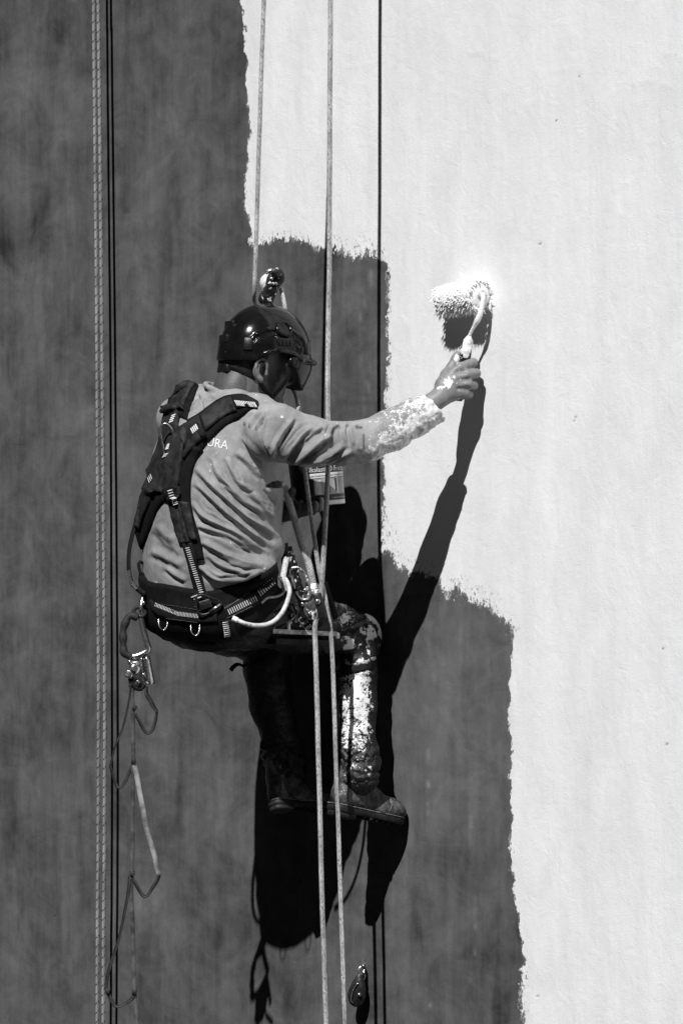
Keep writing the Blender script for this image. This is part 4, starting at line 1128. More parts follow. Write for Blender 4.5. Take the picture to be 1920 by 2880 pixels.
# visor: half-cylinder shield, smaller towards the bottom
vv, ff = [], []; na, nu_ = 25, 9
for i in range(nu_):
    t_ = i/(nu_-1); u0 = -24 - 74*t_; rf = 146 - 26*t_**1.6; rs = 100 - 18*t_**1.5; amx = math.radians(68 - 26*t_**2)
    for j in range(na):
        a = -amx + 2*amx*j/(na-1); vv.append(GL(rf*math.cos(a)-2, rs*math.sin(a), u0 + 10*t_*(abs(j/(na-1)*2-1))**2))
for i in range(nu_-1):
    for j in range(na-1): ff.append((i*na+j, i*na+j+1, (i+1)*na+j+1, (i+1)*na+j))
vis = mk('visor', vv, ff, M_VISOR, helmet)
sm_ = vis.modifiers.new('thickness', 'SOLIDIFY'); sm_.thickness = .0022
edge = [vv[(nu_-1)*na+j] for j in range(na)]
mk('visor_edge', *tube(spline(edge, 40), 2.2*HK, 6)[:2], M_HELMET2, helmet)

# ------------------------------------------------------------------ full-body harness
harness = thing('climbing_harness', 'black full-body climbing harness with padded back plate and white stitched straps', 'harness', V(560, 1740, 560))
W, K2, L2 = M_WEB, M_BLACK, M_LEATHER
ha = lambda *a, **k: lay(*a, **k)
# left shoulder pad, right shoulder pad, back plate, lower pads
ha('shoulder_pad', harness, [(470, 1158), (480, 1120), (498, 1090), (511, 1074)], [(527, 1182), (533, 1158), (543, 1128), (560, 1086)], thick=.009, nu=20, mat=K2)
ha('shoulder_pad', harness, [(528, 1186), (564, 1165), (602, 1136), (626, 1122), (657, 1114), (692, 1114), (716, 1129)], [(562, 1276), (583, 1248), (615, 1214), (641, 1194), (672, 1178), (696, 1160), (722, 1142)], thick=.010, nu=34, mat=K2)
ha('side_pad', harness, [(520, 1240), (512, 1290), (506, 1340), (508, 1390), (516, 1440), (528, 1500), (545, 1560), (552, 1578)], [(570, 1262), (549, 1305), (540, 1343), (537, 1386), (541, 1434), (552, 1474), (566, 1524), (575, 1572)], thick=.010, nu=36, mat=K2)
ha('side_pad', harness, [(432, 1350), (412, 1372), (398, 1402), (386, 1440), (382, 1470)], [(478, 1400), (448, 1428), (428, 1478), (412, 1520), (402, 1545)], thick=.009, nu=26, mat=K2)
ha('back_plate', harness, [(467, 1152), (462, 1200), (452, 1250), (436, 1292), (416, 1335), (407, 1375)], [(505, 1152), (506, 1205), (528, 1205), (516, 1290), (506, 1345), (500, 1400)], thick=.007, off=.006, nu=36, nv=11, mat=L2, noise=.0012)
ha('back_plate_arm', harness, [(505, 1206), (532, 1190), (562, 1172)], [(520, 1290), (548, 1255), (580, 1228)], thick=.006, off=.006, nu=16, nv=9, mat=L2, noise=.001)
ha('strap_sleeve', harness, [(566, 1168), (602, 1140), (628, 1125), (652, 1118)], [(580, 1212), (612, 1186), (640, 1168), (668, 1156)], thick=.006, off=.004, nu=24, nv=9, mat=L2, noise=.0022)
ha('strap_sleeve', harness, [(478, 1140), (488, 1110), (505, 1080), (512, 1075)], [(512, 1152), (525, 1125), (540, 1096), (552, 1082)], thick=.006, off=.004, nu=22, nv=9, mat=L2, noise=.0022)
ha('sleeve_roll', harness, [(458, 1150), (478, 1143), (500, 1138), (517, 1146)], [(462, 1162), (480, 1158), (502, 1152), (520, 1158)], thick=.008, off=.006, nu=20, nv=6, mat=L2, noise=.001)
ha('shoulder_webbing', harness, [(655, 1116), (680, 1113), (700, 1118), (722, 1132)], [(668, 1150), (690, 1144), (708, 1146), (726, 1152)], thick=.005, off=.003, nu=16, mat=W)
ha('keeper_band', harness, [(552, 1196), (560, 1190)], [(568, 1232), (578, 1226)], thick=.005, off=.004, nu=6, nv=7, mat=W)
ha('lower_plate', harness, [(462, 1376), (466, 1400), (470, 1402)], [(505, 1362), (512, 1385), (511, 1394)], thick=.006, off=.005, nu=12, nv=9, mat=W)
ha('lower_strap', harness, [(472, 1396), (482, 1440), (494, 1485), (508, 1528)], [(504, 1392), (513, 1430), (524, 1478), (536, 1524)], thick=.006, off=.004, nu=24, nv=8, mat=L2, noise=.0022)
ha('lower_strap', harness, [(510, 1410), (518, 1450), (530, 1500), (540, 1520)], [(532, 1412), (540, 1450), (548, 1490), (554, 1516)], thick=.006, off=.004, nu=20, nv=6, mat=L2, noise=.002)
ha('lower_strap', harness, [(411, 1365), (398, 1400), (386, 1440), (381, 1475)], [(432, 1380), (424, 1412), (408, 1450), (396, 1490)], thick=.006, off=.004, nu=20, nv=8, mat=L2, noise=.002)
ha('back_strap', harness, [(514, 1528), (528, 1580), (542, 1640), (556, 1700), (560, 1716)], [(540, 1526), (556, 1580), (572, 1634), (586, 1690), (590, 1706)], thick=.005, off=.003, nu=30, mat=W)
# lumbar belt wrapping the hips
ha('hip_belt', harness, [(401, 1610), (421, 1634), (466, 1642), (509, 1650), (545, 1657), (585, 1663), (632, 1650), (692, 1635), (733, 1614), (771, 1587)], [(411, 1762), (430, 1778), (470, 1792), (515, 1800), (560, 1806), (600, 1806), (650, 1794), (705, 1768), (752, 1728), (790, 1690)], thick=.012, off=.003, nu=48, nv=13, mat=K2, noise=.001)
ha('belt_webbing', harness, [(425, 1685), (450, 1703), (490, 1716), (530, 1722), (570, 1724), (610, 1722)], [(428, 1712), (450, 1730), (490, 1742), (530, 1748), (570, 1750), (612, 1748)], thick=.005, off=.003, nu=34, mat=W)
ha('side_strap', harness, [(628, 1704), (660, 1692), (700, 1672), (740, 1644), (768, 1622)], [(638, 1742), (668, 1728), (706, 1710), (748, 1682), (778, 1656)], thick=.006, off=.004, nu=28, mat=W)
ha('leg_strap', harness, [(634, 1742), (631, 1770), (628, 1796)], [(658, 1742), (664, 1772), (678, 1796)], thick=.005, off=.003, nu=12, mat=W)
ha('leg_strap', harness, [(850, 1762), (870, 1745), (890, 1735)], [(872, 1784), (890, 1768), (905, 1756)], thick=.004, off=.003, nu=10, mat=W)
ha('leg_strap', harness, [(530, 1800), (570, 1806), (610, 1806)], [(560, 1826), (600, 1830), (640, 1822)], thick=.004, off=.003, nu=12, mat=W)
# stitched bars
for spec in [
    [((481, 1185), (488, 1167), 4, (6, -2.4), 3.4)], [((540, 1211), (553, 1200), 4, (3.4, 7), 3.4)], [((478, 1379), (485, 1400), 4, (7, -2), 2.6)],
    [((490, 1402), (494, 1418), 4, (6.5, -2), 2.4)], [((664, 1133), (718, 1138), 12, (4, 7.5), 3.0)], [((468, 1262), (471, 1250), 4, (6, -1.6), 3.0)], [((462, 1284), (468, 1276), 3, (6, -1.6), 2.2)],
    [((527, 1541), (566, 1665), 22, (5.8, -1), 2.0)], [((418, 1350), (425, 1340), 3, (2.4, 7), 1.8)],
    [((437, 1700), (500, 1726), 17, (-1.4, 5), 1.2), ((500, 1726), (557, 1733), 15, (-1.0, 5.5), 1.2)],
    [((644, 1721), (720, 1683), 14, (3.2, 7), 1.9)], [((730, 1668), (769, 1634), 8, (5, 8), 3.0)], [((634, 1750), (640, 1790), 8, (8, -1.4), 2.4)],
    [((856, 1766), (870, 1756), 4, (7, 7), 2.2)], [((556, 1702), (570, 1694), 3, (9, -4), 2.5)], [((548, 1676), (556, 1682), 2, (10, -4), 3)],
    [((404, 1736), (412, 1726), 4, (3, 4), 1.4)]]:
    mb = MB()
    for a, b, n_, hf, w_ in spec: bars(mb, a, b, n_, hf, w_, fall=40)
    if mb.n: mb.build('stitching', M_STITCH, harness, smooth=False)
mb = MB()
for a, b, n_ in [((455, 1699), (562, 1716), 40), ((452, 1737), (562, 1752), 40), ((633, 1710), (700, 1668), 20), ((640, 1738), (708, 1706), 20)]:
    bars(mb, a, b, n_, (1.1, .3), .9, fall=40)
mb.build('seam_stitching', M_RING, harness, smooth=False)['kind'] = 'stuff'
DR = -hit(471, 1240, BVS+LAYER)[0][1]/K
# dorsal ring, small belt rings, buckles
def ringpath(pts, n_=60): return spline(VV(pts), n_)
mk('dorsal_ring', *tube(spline(VV([(462, 1282, DR+8), (457, 1250, DR+14), (452, 1218, DR+17), (455, 1198, DR+18), (466, 1192, DR+20), (480, 1204, DR+20), (489, 1226, DR+18), (491, 1250, DR+16), (487, 1270, DR+14), (482, 1284, DR+10)]), 60), R(4.2), 9)[:2], M_STEEL, harness)
mk('ring_tab', *prism(spline([(0, -18), (9, -10), (10, 8), (6, 16), (-6, 16), (-10, 8), (-9, -10), (0, -18)], 24)[:-1]*K, V(471, 1262, DR+9), (1, 0, 0), (.1, 0, 1), (0, -1, 0), .006, .001), M_WEB, harness)
mk('ring_bar', *tube(VV([(452, 1275, DR+4), (494, 1297, DR+10)]), R(4), 8)[:2], M_DARKM, harness)
for cx_, cy_ in ((459, 1752), (549, 1768)):
    h_ = hit(cx_, cy_, BVS + LAYER); d_ = -h_[0][1]/K + 10
    mk('gear_loop', *tube(spline(VV([(cx_-12, cy_-12, d_), (cx_-11, cy_+8, d_+8), (cx_, cy_+20, d_+10), (cx_+11, cy_+8, d_+8), (cx_+13, cy_-14, d_)]), 24), R(2), 6)[:2], M_STEEL, harness)
mb = MB()
h_ = hit(590, 1705, BVS+LAYER); d_ = -h_[0][1]/K
mb.add(*box(V(578, 1700, d_+10), .034, .010, .026, Matrix.Rotation(math.radians(-18), 3, 'Y'), .003))
mb.build('buckle', M_DARKM, harness)
mk('buckle_frame', *tube(ringpath([(548, 1690, d_+14), (562, 1672, d_+14), (596, 1682, d_+14), (622, 1694, d_+10), (614, 1712, d_+10), (590, 1724, d_+12), (560, 1726, d_+12), (548, 1690, d_+14)], 50)[:-1], R(3), 7, closed=True)[:2], M_DARKM, harness)
mk('buckle_bar', *tube(VV([(588, 1722, d_+16), (620, 1698, d_+14)]), R(3.4), 8)[:2], M_STEEL, harness)
h_ = hit(755, 1655, BVS+LAYER); d_ = -h_[0][1]/K + 8
mk('side_ring', *tube(ringpath([(706, 1660, d_), (728, 1640, d_+4), (748, 1620, d_+6), (770, 1618, d_+6), (790, 1630, d_+2), (802, 1650, d_-6), (796, 1668, d_-6), (778, 1678, d_), (752, 1682, d_+6), (735, 1696, d_+6)], 70), R(3.4), 8)[:2], M_RING, harness)
mk('loose_loop', *ribbon(spline(VV([(386, 1462, 40), (374, 1500, 46), (364, 1548, 50), (363, 1600, 54), (372, 1640, 62), (392, 1660, 78), (408, 1672, 92)]), 40), R(15), .003, (-.75, -.65, 0))[:2], M_WEB, harness)
mk('small_loop', *tube(spline(VV([(408, 1630, 40), (396, 1612, 50), (390, 1590, 50), (394, 1580, 48), (402, 1584, 40)]), 20), R(4.5), 7)[:2], M_WEB, harness)
mb = MB()
for i in range(14):
    t_ = i/13; c = spline(VV([(363, 1606, 60), (368, 1632, 64), (384, 1655, 76)]), 14)[i]
    mb.add(*box(c, R(11), .0012, R(1.6), Matrix.Rotation(math.radians(-25), 3, 'Y'), 0))
mb.build('stitching', M_ROPED, harness, smooth=False)

# ------------------------------------------------------------------ ropes
def rope(name, pts, r, mat, label, cat='rope', n_=260, seg=12, group=None, wob=0.0):
    C = spline(VV(pts), n_)
    if wob: C = C + np.stack([wob*vnoise(C[:, 2]*9, 0, seed=len(pts)), 0*C[:, 0], 0*C[:, 0]], 1)
    v, f, uv = tube(C, R(r), seg)
    return tag(mk(name, v, f, mat, uv=uv), label, cat, group)
def laid(name, pts, r, mat, parent=None, turns=14, n_=160):
    """three-strand twisted rope"""
    C = spline(VV(pts), n_); T, N, B = frames(C); mb = MB(); u = np.linspace(0, 1, n_)
    for s_ in range(3):
        a = 2*np.pi*(u*turns + s_/3)
        P_ = C + R(r*.52)*(np.cos(a)[:, None]*N + np.sin(a)[:, None]*B)
        v, f, uv = tube(P_, R(r*.56), 7); mb.add(v, f, uv)
    return mb.build(name, mat, parent)
rope('kernmantle_rope', [(255, -3500, DW(255, 36)), (262, -400, DW(262, 36)), (264, 0, DW(264, 36)), (268, 400, DW(268, 36)), (273, 900, DW(273, 36)), (276, 1500, DW(276, 36)), (278, 1950, DW(278, 36)), (277, 2400, DW(277, 36)), (274, 2880, DW(274, 36)), (268, 5500, DW(268, 36))], 5.6, M_KERN,
     'pale kernmantle rope with dark flecks hanging clear of the painter, outer of two', group='flecked ropes', n_=520, seg=14)
rope('kernmantle_rope', [(260, -3500, DW(260, 36)), (273, -400, DW(273, 36)), (277, 0, DW(277, 36)), (282, 400, DW(282, 36)), (287, 900, DW(287, 36)), (292, 1500, DW(292, 36)), (295, 1950, DW(295, 36)), (294, 2400, DW(294, 36)), (291, 2880, DW(291, 36)), (285, 5500, DW(285, 36))], 5.6, M_KERN,
     'pale kernmantle rope with dark flecks hanging clear of the painter, inner of two', group='flecked ropes', n_=520, seg=14)
rope('work_rope', [(800, -3500, DW(800, 400)), (752, -400, DW(752, 412)), (742, 0, DW(742, 418)), (735, 200, DW(735, 420)), (728, 440, DW(728, 424)), (722, 640, -52), (716, 800, -46), (718, 862, -92), (752, 980, -122), (800, 1060, -100), (832, 1110, -50), (842, 1170, 10),
                    (858, 1320, 76), (872, 1430, 86), (886, 1530, 90), (898, 1610, 82), (912, 1670, 68), (922, 1730, 62), (931, 1790, 56), (940, 2000, 52), (950, 2300, 46), (962, 2640, 38), (970, 2900, 31), (985, 3500, -30)], 6.2, M_ROPE,
     'paint-stiffened work rope running behind the helmet down past the bucket to the seat', n_=560, wob=.0006)
rope('main_rope', [(938, -3500, DW(938, 330)), (930, -400, DW(930, 330)), (929, 0, DW(929, 330)), (927, 400, DW(927, 330)), (926, 700, DW(926, 332)), (923, 900, 58), (921, 1100, 78), (924, 1250, 112), (922, 1330, 126), (914, 1480, 114), (906, 1620, 90), (898, 1700, 78), (886, 1760, 76),
                    (887, 1820, 76), (892, 2000, 78), (900, 2300, 80), (908, 2600, 82), (918, 2900, 83), (935, 3500, 30)], 7.0, M_ROPE,
     'thicker paint-stiffened rope passing in front of the bucket into the descender', n_=560, wob=.0006)
tag(laid('seat_sling_rope', [(800, 1370, 60), (822, 1440, 72), (848, 1530, 80), (866, 1580, 78), (880, 1640, 72), (888, 1680, 68)], 10, M_ROPEW, turns=15), 'twisted three-strand rope running from the painter\'s chest to the seat shackle', 'rope')
tag(laid('seat_sling_rope', [(806, 1570, 150), (800, 1600, 166), (796, 1630, 178), (803, 1660, 172)], 8, M_ROPEW, turns=6, n_=70), 'short white twisted rope end knotted beside the hip ring', 'rope')

# painted tubular strop round the hip
st = thing('strop', 'curved white-coated strop hanging in a loop at the painter\'s right hip', 'strop', V(740, 1750, 560))
h0 = 560
SP = spline(VV([(654, 1738, 248), (690, 1754, 250), (730, 1759, 242), (765, 1750, 228), (792, 1724, 212), (808, 1690, 198), (814, 1660, 188), (806, 1634, 180), (792, 1616, 172)]), 70)
mk('sleeve', *tube(SP, R(6.2), 12)[:2], M_RING, st)
mk('end_collar', *tube(SP[:5], R(7.6), 12)[:2], M_PAINT, st)
BV_ST = BVHTree.FromPolygons([tuple(a) for a in tube(SP, R(6.2), 12)[0]], tube(SP, R(6.2), 12)[1])
draped_text('date_print', '17/03/20', (675, 1758), 7, math.radians(8), M_LABELD, st, bvs=[BV_ST], lift=.0006)

# ------------------------------------------------------------------ descender and hardware at the waist
de = thing('rope_descender', 'paint-smeared steel descender clamped on the ropes above the thigh', 'descender', V(885, 1740, 65))
ex, ez = np.array([math.cos(.25), 0, math.sin(.25)]), np.array([-math.sin(.25), 0, math.cos(.25)])
ol = spline([(-26, -46), (-4, -50), (16, -44), (22, -10), (30, 20), (26, 44), (4, 50), (-16, 40), (-22, 8), (-34, -18), (-26, -46)], 44)[:-1]*K
mk('side_plate', *prism(ol, V(882, 1692, 80), ex, ez, (0, -1, 0), .006, .001), M_STEELP, de)
mk('side_plate', *prism(ol, V(884, 1692, 50), ex, ez, (0, -1, 0), .006, .001), M_STEELP, de)
mk('cam', *lathe([(17*K, -15*K), (17*K, 15*K), (8*K, 16*K)], V(884, 1690, 65), (0, -1, 0), 24), M_STEELP, de)
mk('handle', *box(V(900, 1704, 89), R(24), R(14), R(74), np.stack([ex, (0, 1, 0), ez], 1), .004), M_DARKM, de)
mk('pivot_bolt', *lathe([(8*K, 0), (8*K, 9*K), (5*K, 11*K)], V(893, 1692, 91), (0, -1, 0), 18), M_STEEL, de)
for dx, dy in ((-22, -32), (-10, 34), (-30, 6)): mk('rivet', *lathe([(5*K, 0), (5*K, 5*K), (2*K, 6*K)], V(880+dx, 1692+dy, 85), (0, -1, 0), 12), M_STEEL, de)
def carabiner(name, label, c, d, w, h, ang, r, mat, parent=None):
    P_ = [(-.5, -.30), (-.42, -.46), (-.2, -.5), (.15, -.46), (.36, -.34), (.44, -.1), (.42, .2), (.3, .44), (0, .5), (-.3, .46), (-.48, .3), (-.5, 0)]
    ca, sa = math.cos(ang), math.sin(ang)
    Q = [(c[0] + (a*w*ca - b*h*sa), c[1] + (a*w*sa + b*h*ca), d + 6*a) for a, b in P_]
    C = spline(VV(Q + [Q[0]]), 60)[:-1]
    th = thing(name, label, 'carabiner', V(c[0], c[1]+h/2, d))
    mk('frame', *tube(C, R(r), 9, closed=True)[:2], mat, th)
    a_, b_ = C[int(.03*60)], C[int(.86*60)]
    mk('gate_sleeve', *tube(spline([a_, (a_+b_)/2, b_], 8), R(r*1.5), 10)[:2], mat, th)
    return th
carabiner('carabiner', 'steel carabiner joining the seat ropes beside the descender', (846, 1640), 84, 44, 96, -.35, 4.5, M_STEELP)
carabiner('carabiner', 'dark carabiner hanging low on the thigh behind the strop', (800, 1735), 120, 44, 80, 1.0, 3.6, M_DARKP)
# bundle of dark cords and straps in front of the belly
tb = thing('tool_lanyard', 'shiny dark lanyard bunched between belt and descender', 'lanyard', V(840, 1740, 65))
for pts, w_ in (([(798, 1530, 65), (812, 1580, 75), (828, 1640, 81), (848, 1690, 75), (862, 1740, 65)], 22), ([(812, 1538, 55), (826, 1590, 63), (842, 1650, 65), (870, 1705, 55)], 18), ([(800, 1560, 50), (806, 1640, 75), (816, 1710, 85), (850, 1760, 75)], 20)):
    C = spline(VV(pts), 34); v, f, uv = ribbon(C, R(w_), .007, (.2, -.9, .3)); v = v + (.002*fbm(v[:, 0]*160, v[:, 1]*160, v[:, 2]*160, seed=3))[:, None]
    mk('lanyard_strap', v, f, M_DARKP, tb)
mk('lanyard_strap', *ribbon(spline(VV([(914, 1640, 50), (930, 1690, 10), (944, 1740, -30)]), 14), R(16), .003, (.3, -.9, .2))[:2], M_WEB, tb)

# ------------------------------------------------------------------ rope grab above the helmet
rg = thing('rope_grab', 'black rope grab speckled with white paint sticking up above the helmet', 'rope clamp', V(760, 850, -42))
ax_ = V(783, 770, -42) - V(745, 850, -42); ax_ /= np.linalg.norm(ax_); sx_ = np.cross(ax_, (0, -1, 0)); 
ol = spline([(-22, -60), (18, -60), (20, -10), (24, 10), (22, 34), (8, 48), (-12, 44), (-24, 24), (-20, 0), (-22, -60)], 40)[:-1]*K
mk('body', *prism(ol, V(768, 800, -42), -sx_, ax_, (0, -1, 0), .022, .003), M_DARKP, rg)
mk('cam_lever', *prism(spline([(-14, -6), (8, -10), (16, 0), (10, 10), (-10, 10), (-14, -6)], 24)[:-1]*K, V(776, 768, -20), -sx_, ax_, (0, -1, 0), .012, .002), M_DARKP, rg)
mk('pulley_wheel', *lathe([(28*K, -5*K), (25*K, 0), (28*K, 5*K), (10*K, 6*K)], V(758, 796, -60), (0, -1, .1), 28), M_ROPEW, rg)
mk('eye_tab', *tube(spline(VV([(776, 762, -37), (764, 760, -37), (752, 764, -37), (754, 770, -37)]), 12), R(5), 8)[:2], M_STEELP, rg)
for x_, y_ in ((767, 798), (776, 798), (764, 784)): mk('rivet', *lathe([(5*K, 0), (5*K, 4*K), (2*K, 5*K)], V(x_, y_, -30), (0, -1, 0), 12), M_STEELP, rg)
mk('cord', *tube(spline(VV([(790, 810, -54), (797, 840, -54), (802, 875, -60), (800, 910, -82)]), 20), R(6), 9)[:2], M_ROPE, rg)

# ------------------------------------------------------------------ seat board
seat = thing('bosun_seat', 'narrow dark bosun seat board with a pale paint-marked edge bar under the thighs', 'seat', V(745, 1815, -130))
bx_ = np.array([CP, -SP_, 0]); by_ = np.array([SP_, CP, -.05]); by_ /= np.linalg.norm(by_); bz_ = np.cross(bx_, by_); BM = np.stack([bx_, by_, bz_], 1)
mk('board', *box(V(742, 1803, -135), .44, .24, .018, BM, .004), M_BOARD, seat)
mk('edge_bar', *box(V(854, 1779, 40), .018, .225, .013, BM, .002), M_BAR, seat)
mk('bar_end', *box(V(946, 1788, -36), .018, .013, .018, BM, .004), M_PAINT, seat)
mk('bent_hook', *ribbon(spline(VV([(812, 1774, 76), (812, 1758, 80), (815, 1750, 80), (821, 1748, 78)]), 12), R(9), .003, (.2, -1, .1))[:2], M_PAINT, seat)

# ------------------------------------------------------------------ hand ascender on the belt
asc = thing('hand_ascender', 'bright steel hand ascender with black grip clipped behind the hip', 'ascender', V(375, 1930, 83))
z8 = lambda L, d: [(320+a*.11905, 1680+b*.11905, d) for a, b in L]
grip = z8([(580, 490), (480, 440), (380, 440), (300, 560), (230, 760), (225, 1000), (230, 1200), (250, 1310), (330, 1370), (400, 1400)], 83)
gc = spline(VV(grip), 40); gr = np.array([R(10.5+1.3*math.sin(i*.62)) for i in range(40)])
mk('grip', *tube(gc, gr, 12)[:2], M_GRIP, asc)
fr = z8([(640, 420), (660, 560), (690, 720), (740, 900), (790, 1080), (830, 1200), (800, 1270), (700, 1330), (560, 1390), (430, 1400)], 83)
mk('frame', *ribbon(spline(VV(fr), 40), R(15), .008, (.25, -.95, 0))[:2], M_STEEL, asc)
mk('eye', *tube(spline(VV(z8([(620, 460), (500, 410), (470, 330), (540, 240), (680, 220), (740, 300), (740, 400), (640, 460)], 83)), 34)[:-1], R(6), 9, closed=True)[:2], M_GRIP, asc)
# rope channel: open sheet-steel trough, and the toothed cam
ch = []
c0, c1 = V(409, 1845, 83), V(421, 1925, 83); axc = (c1-c0); Lc = np.linalg.norm(axc); axc /= Lc; uc = np.array([1, 0, 0]) - axc[0]*axc; uc /= np.linalg.norm(uc); wc = np.cross(axc, uc)
vv, ff = [], []; na = 15
for i in range(9):
    t_ = i/8
    for j in range(na):
        a = math.radians(-200 + 290*j/(na-1)); rr2 = R(13 + 3*t_)
        vv.append(c0 + axc*Lc*t_ + rr2*(math.cos(a)*uc + math.sin(a)*wc))
for i in range(8):
    for j in range(na-1): ff.append((i*na+j, i*na+j+1, (i+1)*na+j+1, (i+1)*na+j))
o = mk('rope_channel', vv, ff, M_STEEL, asc); m_ = o.modifiers.new('thickness', 'SOLIDIFY'); m_.thickness = .0022
mk('back_plate', *prism(spline([(-28, -44), (10, -52), (16, -20), (10, 20), (4, 44), (-14, 46), (-26, 20), (-28, -44)], 36)[:-1]*K, V(390, 1888, 79), (1, 0, 0), (0, 0, 1), (0, -1, 0), .006, .001), M_STEEL, asc)
mk('cam', *lathe([(15*K, -8*K), (17*K, 0), (15*K, 8*K), (6*K, 10*K)], V(380, 1880, 93), (.2, -1, .1), 20), M_STEEL, asc)
mk('safety_catch', *box(V(364, 1896, 95), R(20), R(12), R(22), Matrix.Rotation(.3, 3, 'Y'), .003), M_STEELP, asc)
for x_, y_ in ((366, 1862), (388, 1918), (405, 1898)): mk('rivet', *lathe([(6*K, 0), (6*K, 5*K), (3*K, 7*K)], V(x_, y_, 95), (0, -1, 0), 14), M_STEEL, asc)
mk('latch', *tube(spline(VV([(404, 1672, 68), (400, 1690, 79), (397, 1710, 85), (398, 1724, 83)]), 14), R(6.5), 9)[:2], M_STEEL, asc)
mk('latch_screw', *lathe([(6*K, 0), (6*K, 9*K), (3*K, 11*K)], V(404, 1697, 91), (.1, -1, .2), 14), M_STEEL, asc)
mk('tie_in_loop', *ribbon(spline(VV([(418, 1672, 43), (414, 1700, 58), (408, 1724, 68), (400, 1738, 75)]), 16), R(17), .004, (-.6, -.8, 0))[:2], M_WEB, asc)
mk('tail_knot', *tube(spline(VV([(366, 1908, 83), (378, 1930, 87), (394, 1938, 85), (404, 1926, 83), (392, 1916, 81)]), 24), R(6.5), 8)[:2], M_WEB, asc)

# ------------------------------------------------------------------ webbing foot ladder hanging from the ascender
fl = thing('foot_ladder', 'long dirty webbing foot ladder with stepped loops dangling below the ascender', 'webbing', V(375, 2880, 82))
zl = lambda L: [(260+a*.3953, 1950+b*.3953) + ((c,) if c else (83,)) for a, b, c in [(q + (0,))[:3] for q in L]]
def tape(pts, w_, nr=(.3, -.95, 0), n_=40, name='tape', t=.0022, mat=None):
    C = spline(VV(pts), n_); N0 = np.asarray(nr, float)
    if N0.ndim == 1: N = np.broadcast_to(N0, C.shape)
    else:
        u = np.linspace(0, 1, len(N0)); N = np.stack([np.interp(np.linspace(0, 1, n_), u, N0[:, i]) for i in range(3)], 1)
    return mk(name, *ribbon(C, R(w_*1.15), t, N)[:2], mat or M_TAPED, fl)
tape([(380, 1920, 85)] + zl([(285, 0), (289, 120), (291, 300), (293, 470), (288, 640), (290, 760), (286, 900), (288, 1050), (284, 1180), (276, 1290), (278, 1450), (285, 1600), (292, 1800), (297, 2000), (300, 2110), (310, 2250), (320, 2352), (325, 2600)]), 10, (.12, -.99, .05), 120, 'main_tape', mat=M_TAPE)
tape([(413, 1930, 77)] + zl([(385, 0), (410, 45), (440, 100), (462, 130)]), 11, [(.9, -.4, 0), (.3, -.9, 0), (.9, -.4, 0)])
tape(zl([(460, 120), (452, 180), (430, 255), (400, 285), (370, 265), (330, 190), (305, 145), (292, 140), (290, 110), (298, 88)]), 8, [(.8, -.5, 0), (.2, -.6, .8), (-.6, -.7, .3), (0, -1, 0)])
tape([(368, 1922, 87)] + zl([(268, 0), (250, 110), (215, 250), (165, 370), (128, 520)]), 6, [(-.9, -.4, 0), (-.7, -.7, 0)])
tape(zl([(128, 515), (150, 590), (172, 655), (200, 670), (235, 630), (265, 560), (288, 510), (294, 470), (303, 460)]), 8, [(-.8, -.6, 0), (0, -.5, .8), (.5, -.8, .3)])
tape(zl([(292, 480), (310, 560), (340, 720), (365, 850), (385, 960), (420, 1080), (445, 1170), (462, 1260), (476, 1300)]), 12, [(.1, -1, .1), (-.15, -1, .2), (.1, -1, .1), (.5, -.8, 0)], mat=M_TAPEP)
tape(zl([(476, 1290), (465, 1325), (430, 1380), (395, 1435), (368, 1445), (340, 1410), (305, 1350), (280, 1310), (280, 1270), (300, 1262)]), 9, [(.7, -.6, .2), (.1, -.5, .85), (-.6, -.7, .4), (0, -1, 0)])
tape(zl([(270, 1300), (255, 1420), (235, 1530), (205, 1680), (170, 1810), (130, 1930), (105, 2030), (98, 2110)]), 9, [(-.5, -.8, 0), (-.8, -.5, 0), (-.4, -.9, 0)])
tape(zl([(96, 2100), (120, 2150), (155, 2215), (190, 2228), (240, 2205), (280, 2175), (296, 2150), (298, 2110), (318, 2105)]), 9, [(-.5, -.7, .4), (0, -.5, .85), (.3, -.8, .5)])
for a, b in ((301, 90), (293, 470), (286, 1275), (300, 2115), (108, 2110)):
    x_, y_ = 260+a*.3953, 1950+b*.3953
    mk('stitched_fold', *box(V(x_, y_+4, 87), R(13), R(7), R(13), Matrix.Rotation(.3, 3, 'Y'), .002), M_TAPED, fl)

# ------------------------------------------------------------------ paint bucket
bk = thing('paint_bucket', 'small labelled paint bucket held from below beside the painter\'s chest', 'bucket', V(893, 1425, -20))
bt, bb_ = V(882, 1262, -20), V(897, 1424, -20)
baxis = bt - bb_; BH = np.linalg.norm(baxis); baxis /= BH
refv = np.array([.42, -.9, 0]); refv -= (refv@baxis)*baxis; refv /= np.linalg.norm(refv); refw = np.cross(baxis, refv)
prof = [(68*K, 0), (72*K, 2*K), (73*K, 8*K), (76*K, BH-16*K), (80*K, BH-14*K), (80*K, BH), (76*K, BH), (72*K, BH-6*K), (68*K, 22*K), (10*K, 20*K)]
mk('pail', *lathe(prof, bb_, baxis, 48, refv), M_TIN, bk)
def onb(a, h, lift=.0008):      # a: angle from the label centre, h: 0..1
    r = (73 + 3*h)*K + lift
    return bb_ + baxis*(h*BH) + r*(math.cos(a)*refv + math.sin(a)*refw)
def patch(name, a0, a1, h0, h1, mat, lift=.0008, n_=12):
    vv, ff = [], []
    for i in range(n_+1):
        a = a0 + (a1-a0)*i/n_
        for h_ in (h0, h1): vv.append(onb(a, h_, lift))
    for i in range(n_): ff.append((2*i, 2*i+2, 2*i+3, 2*i+1))
    o = mk(name, vv, ff, mat, lab); return o
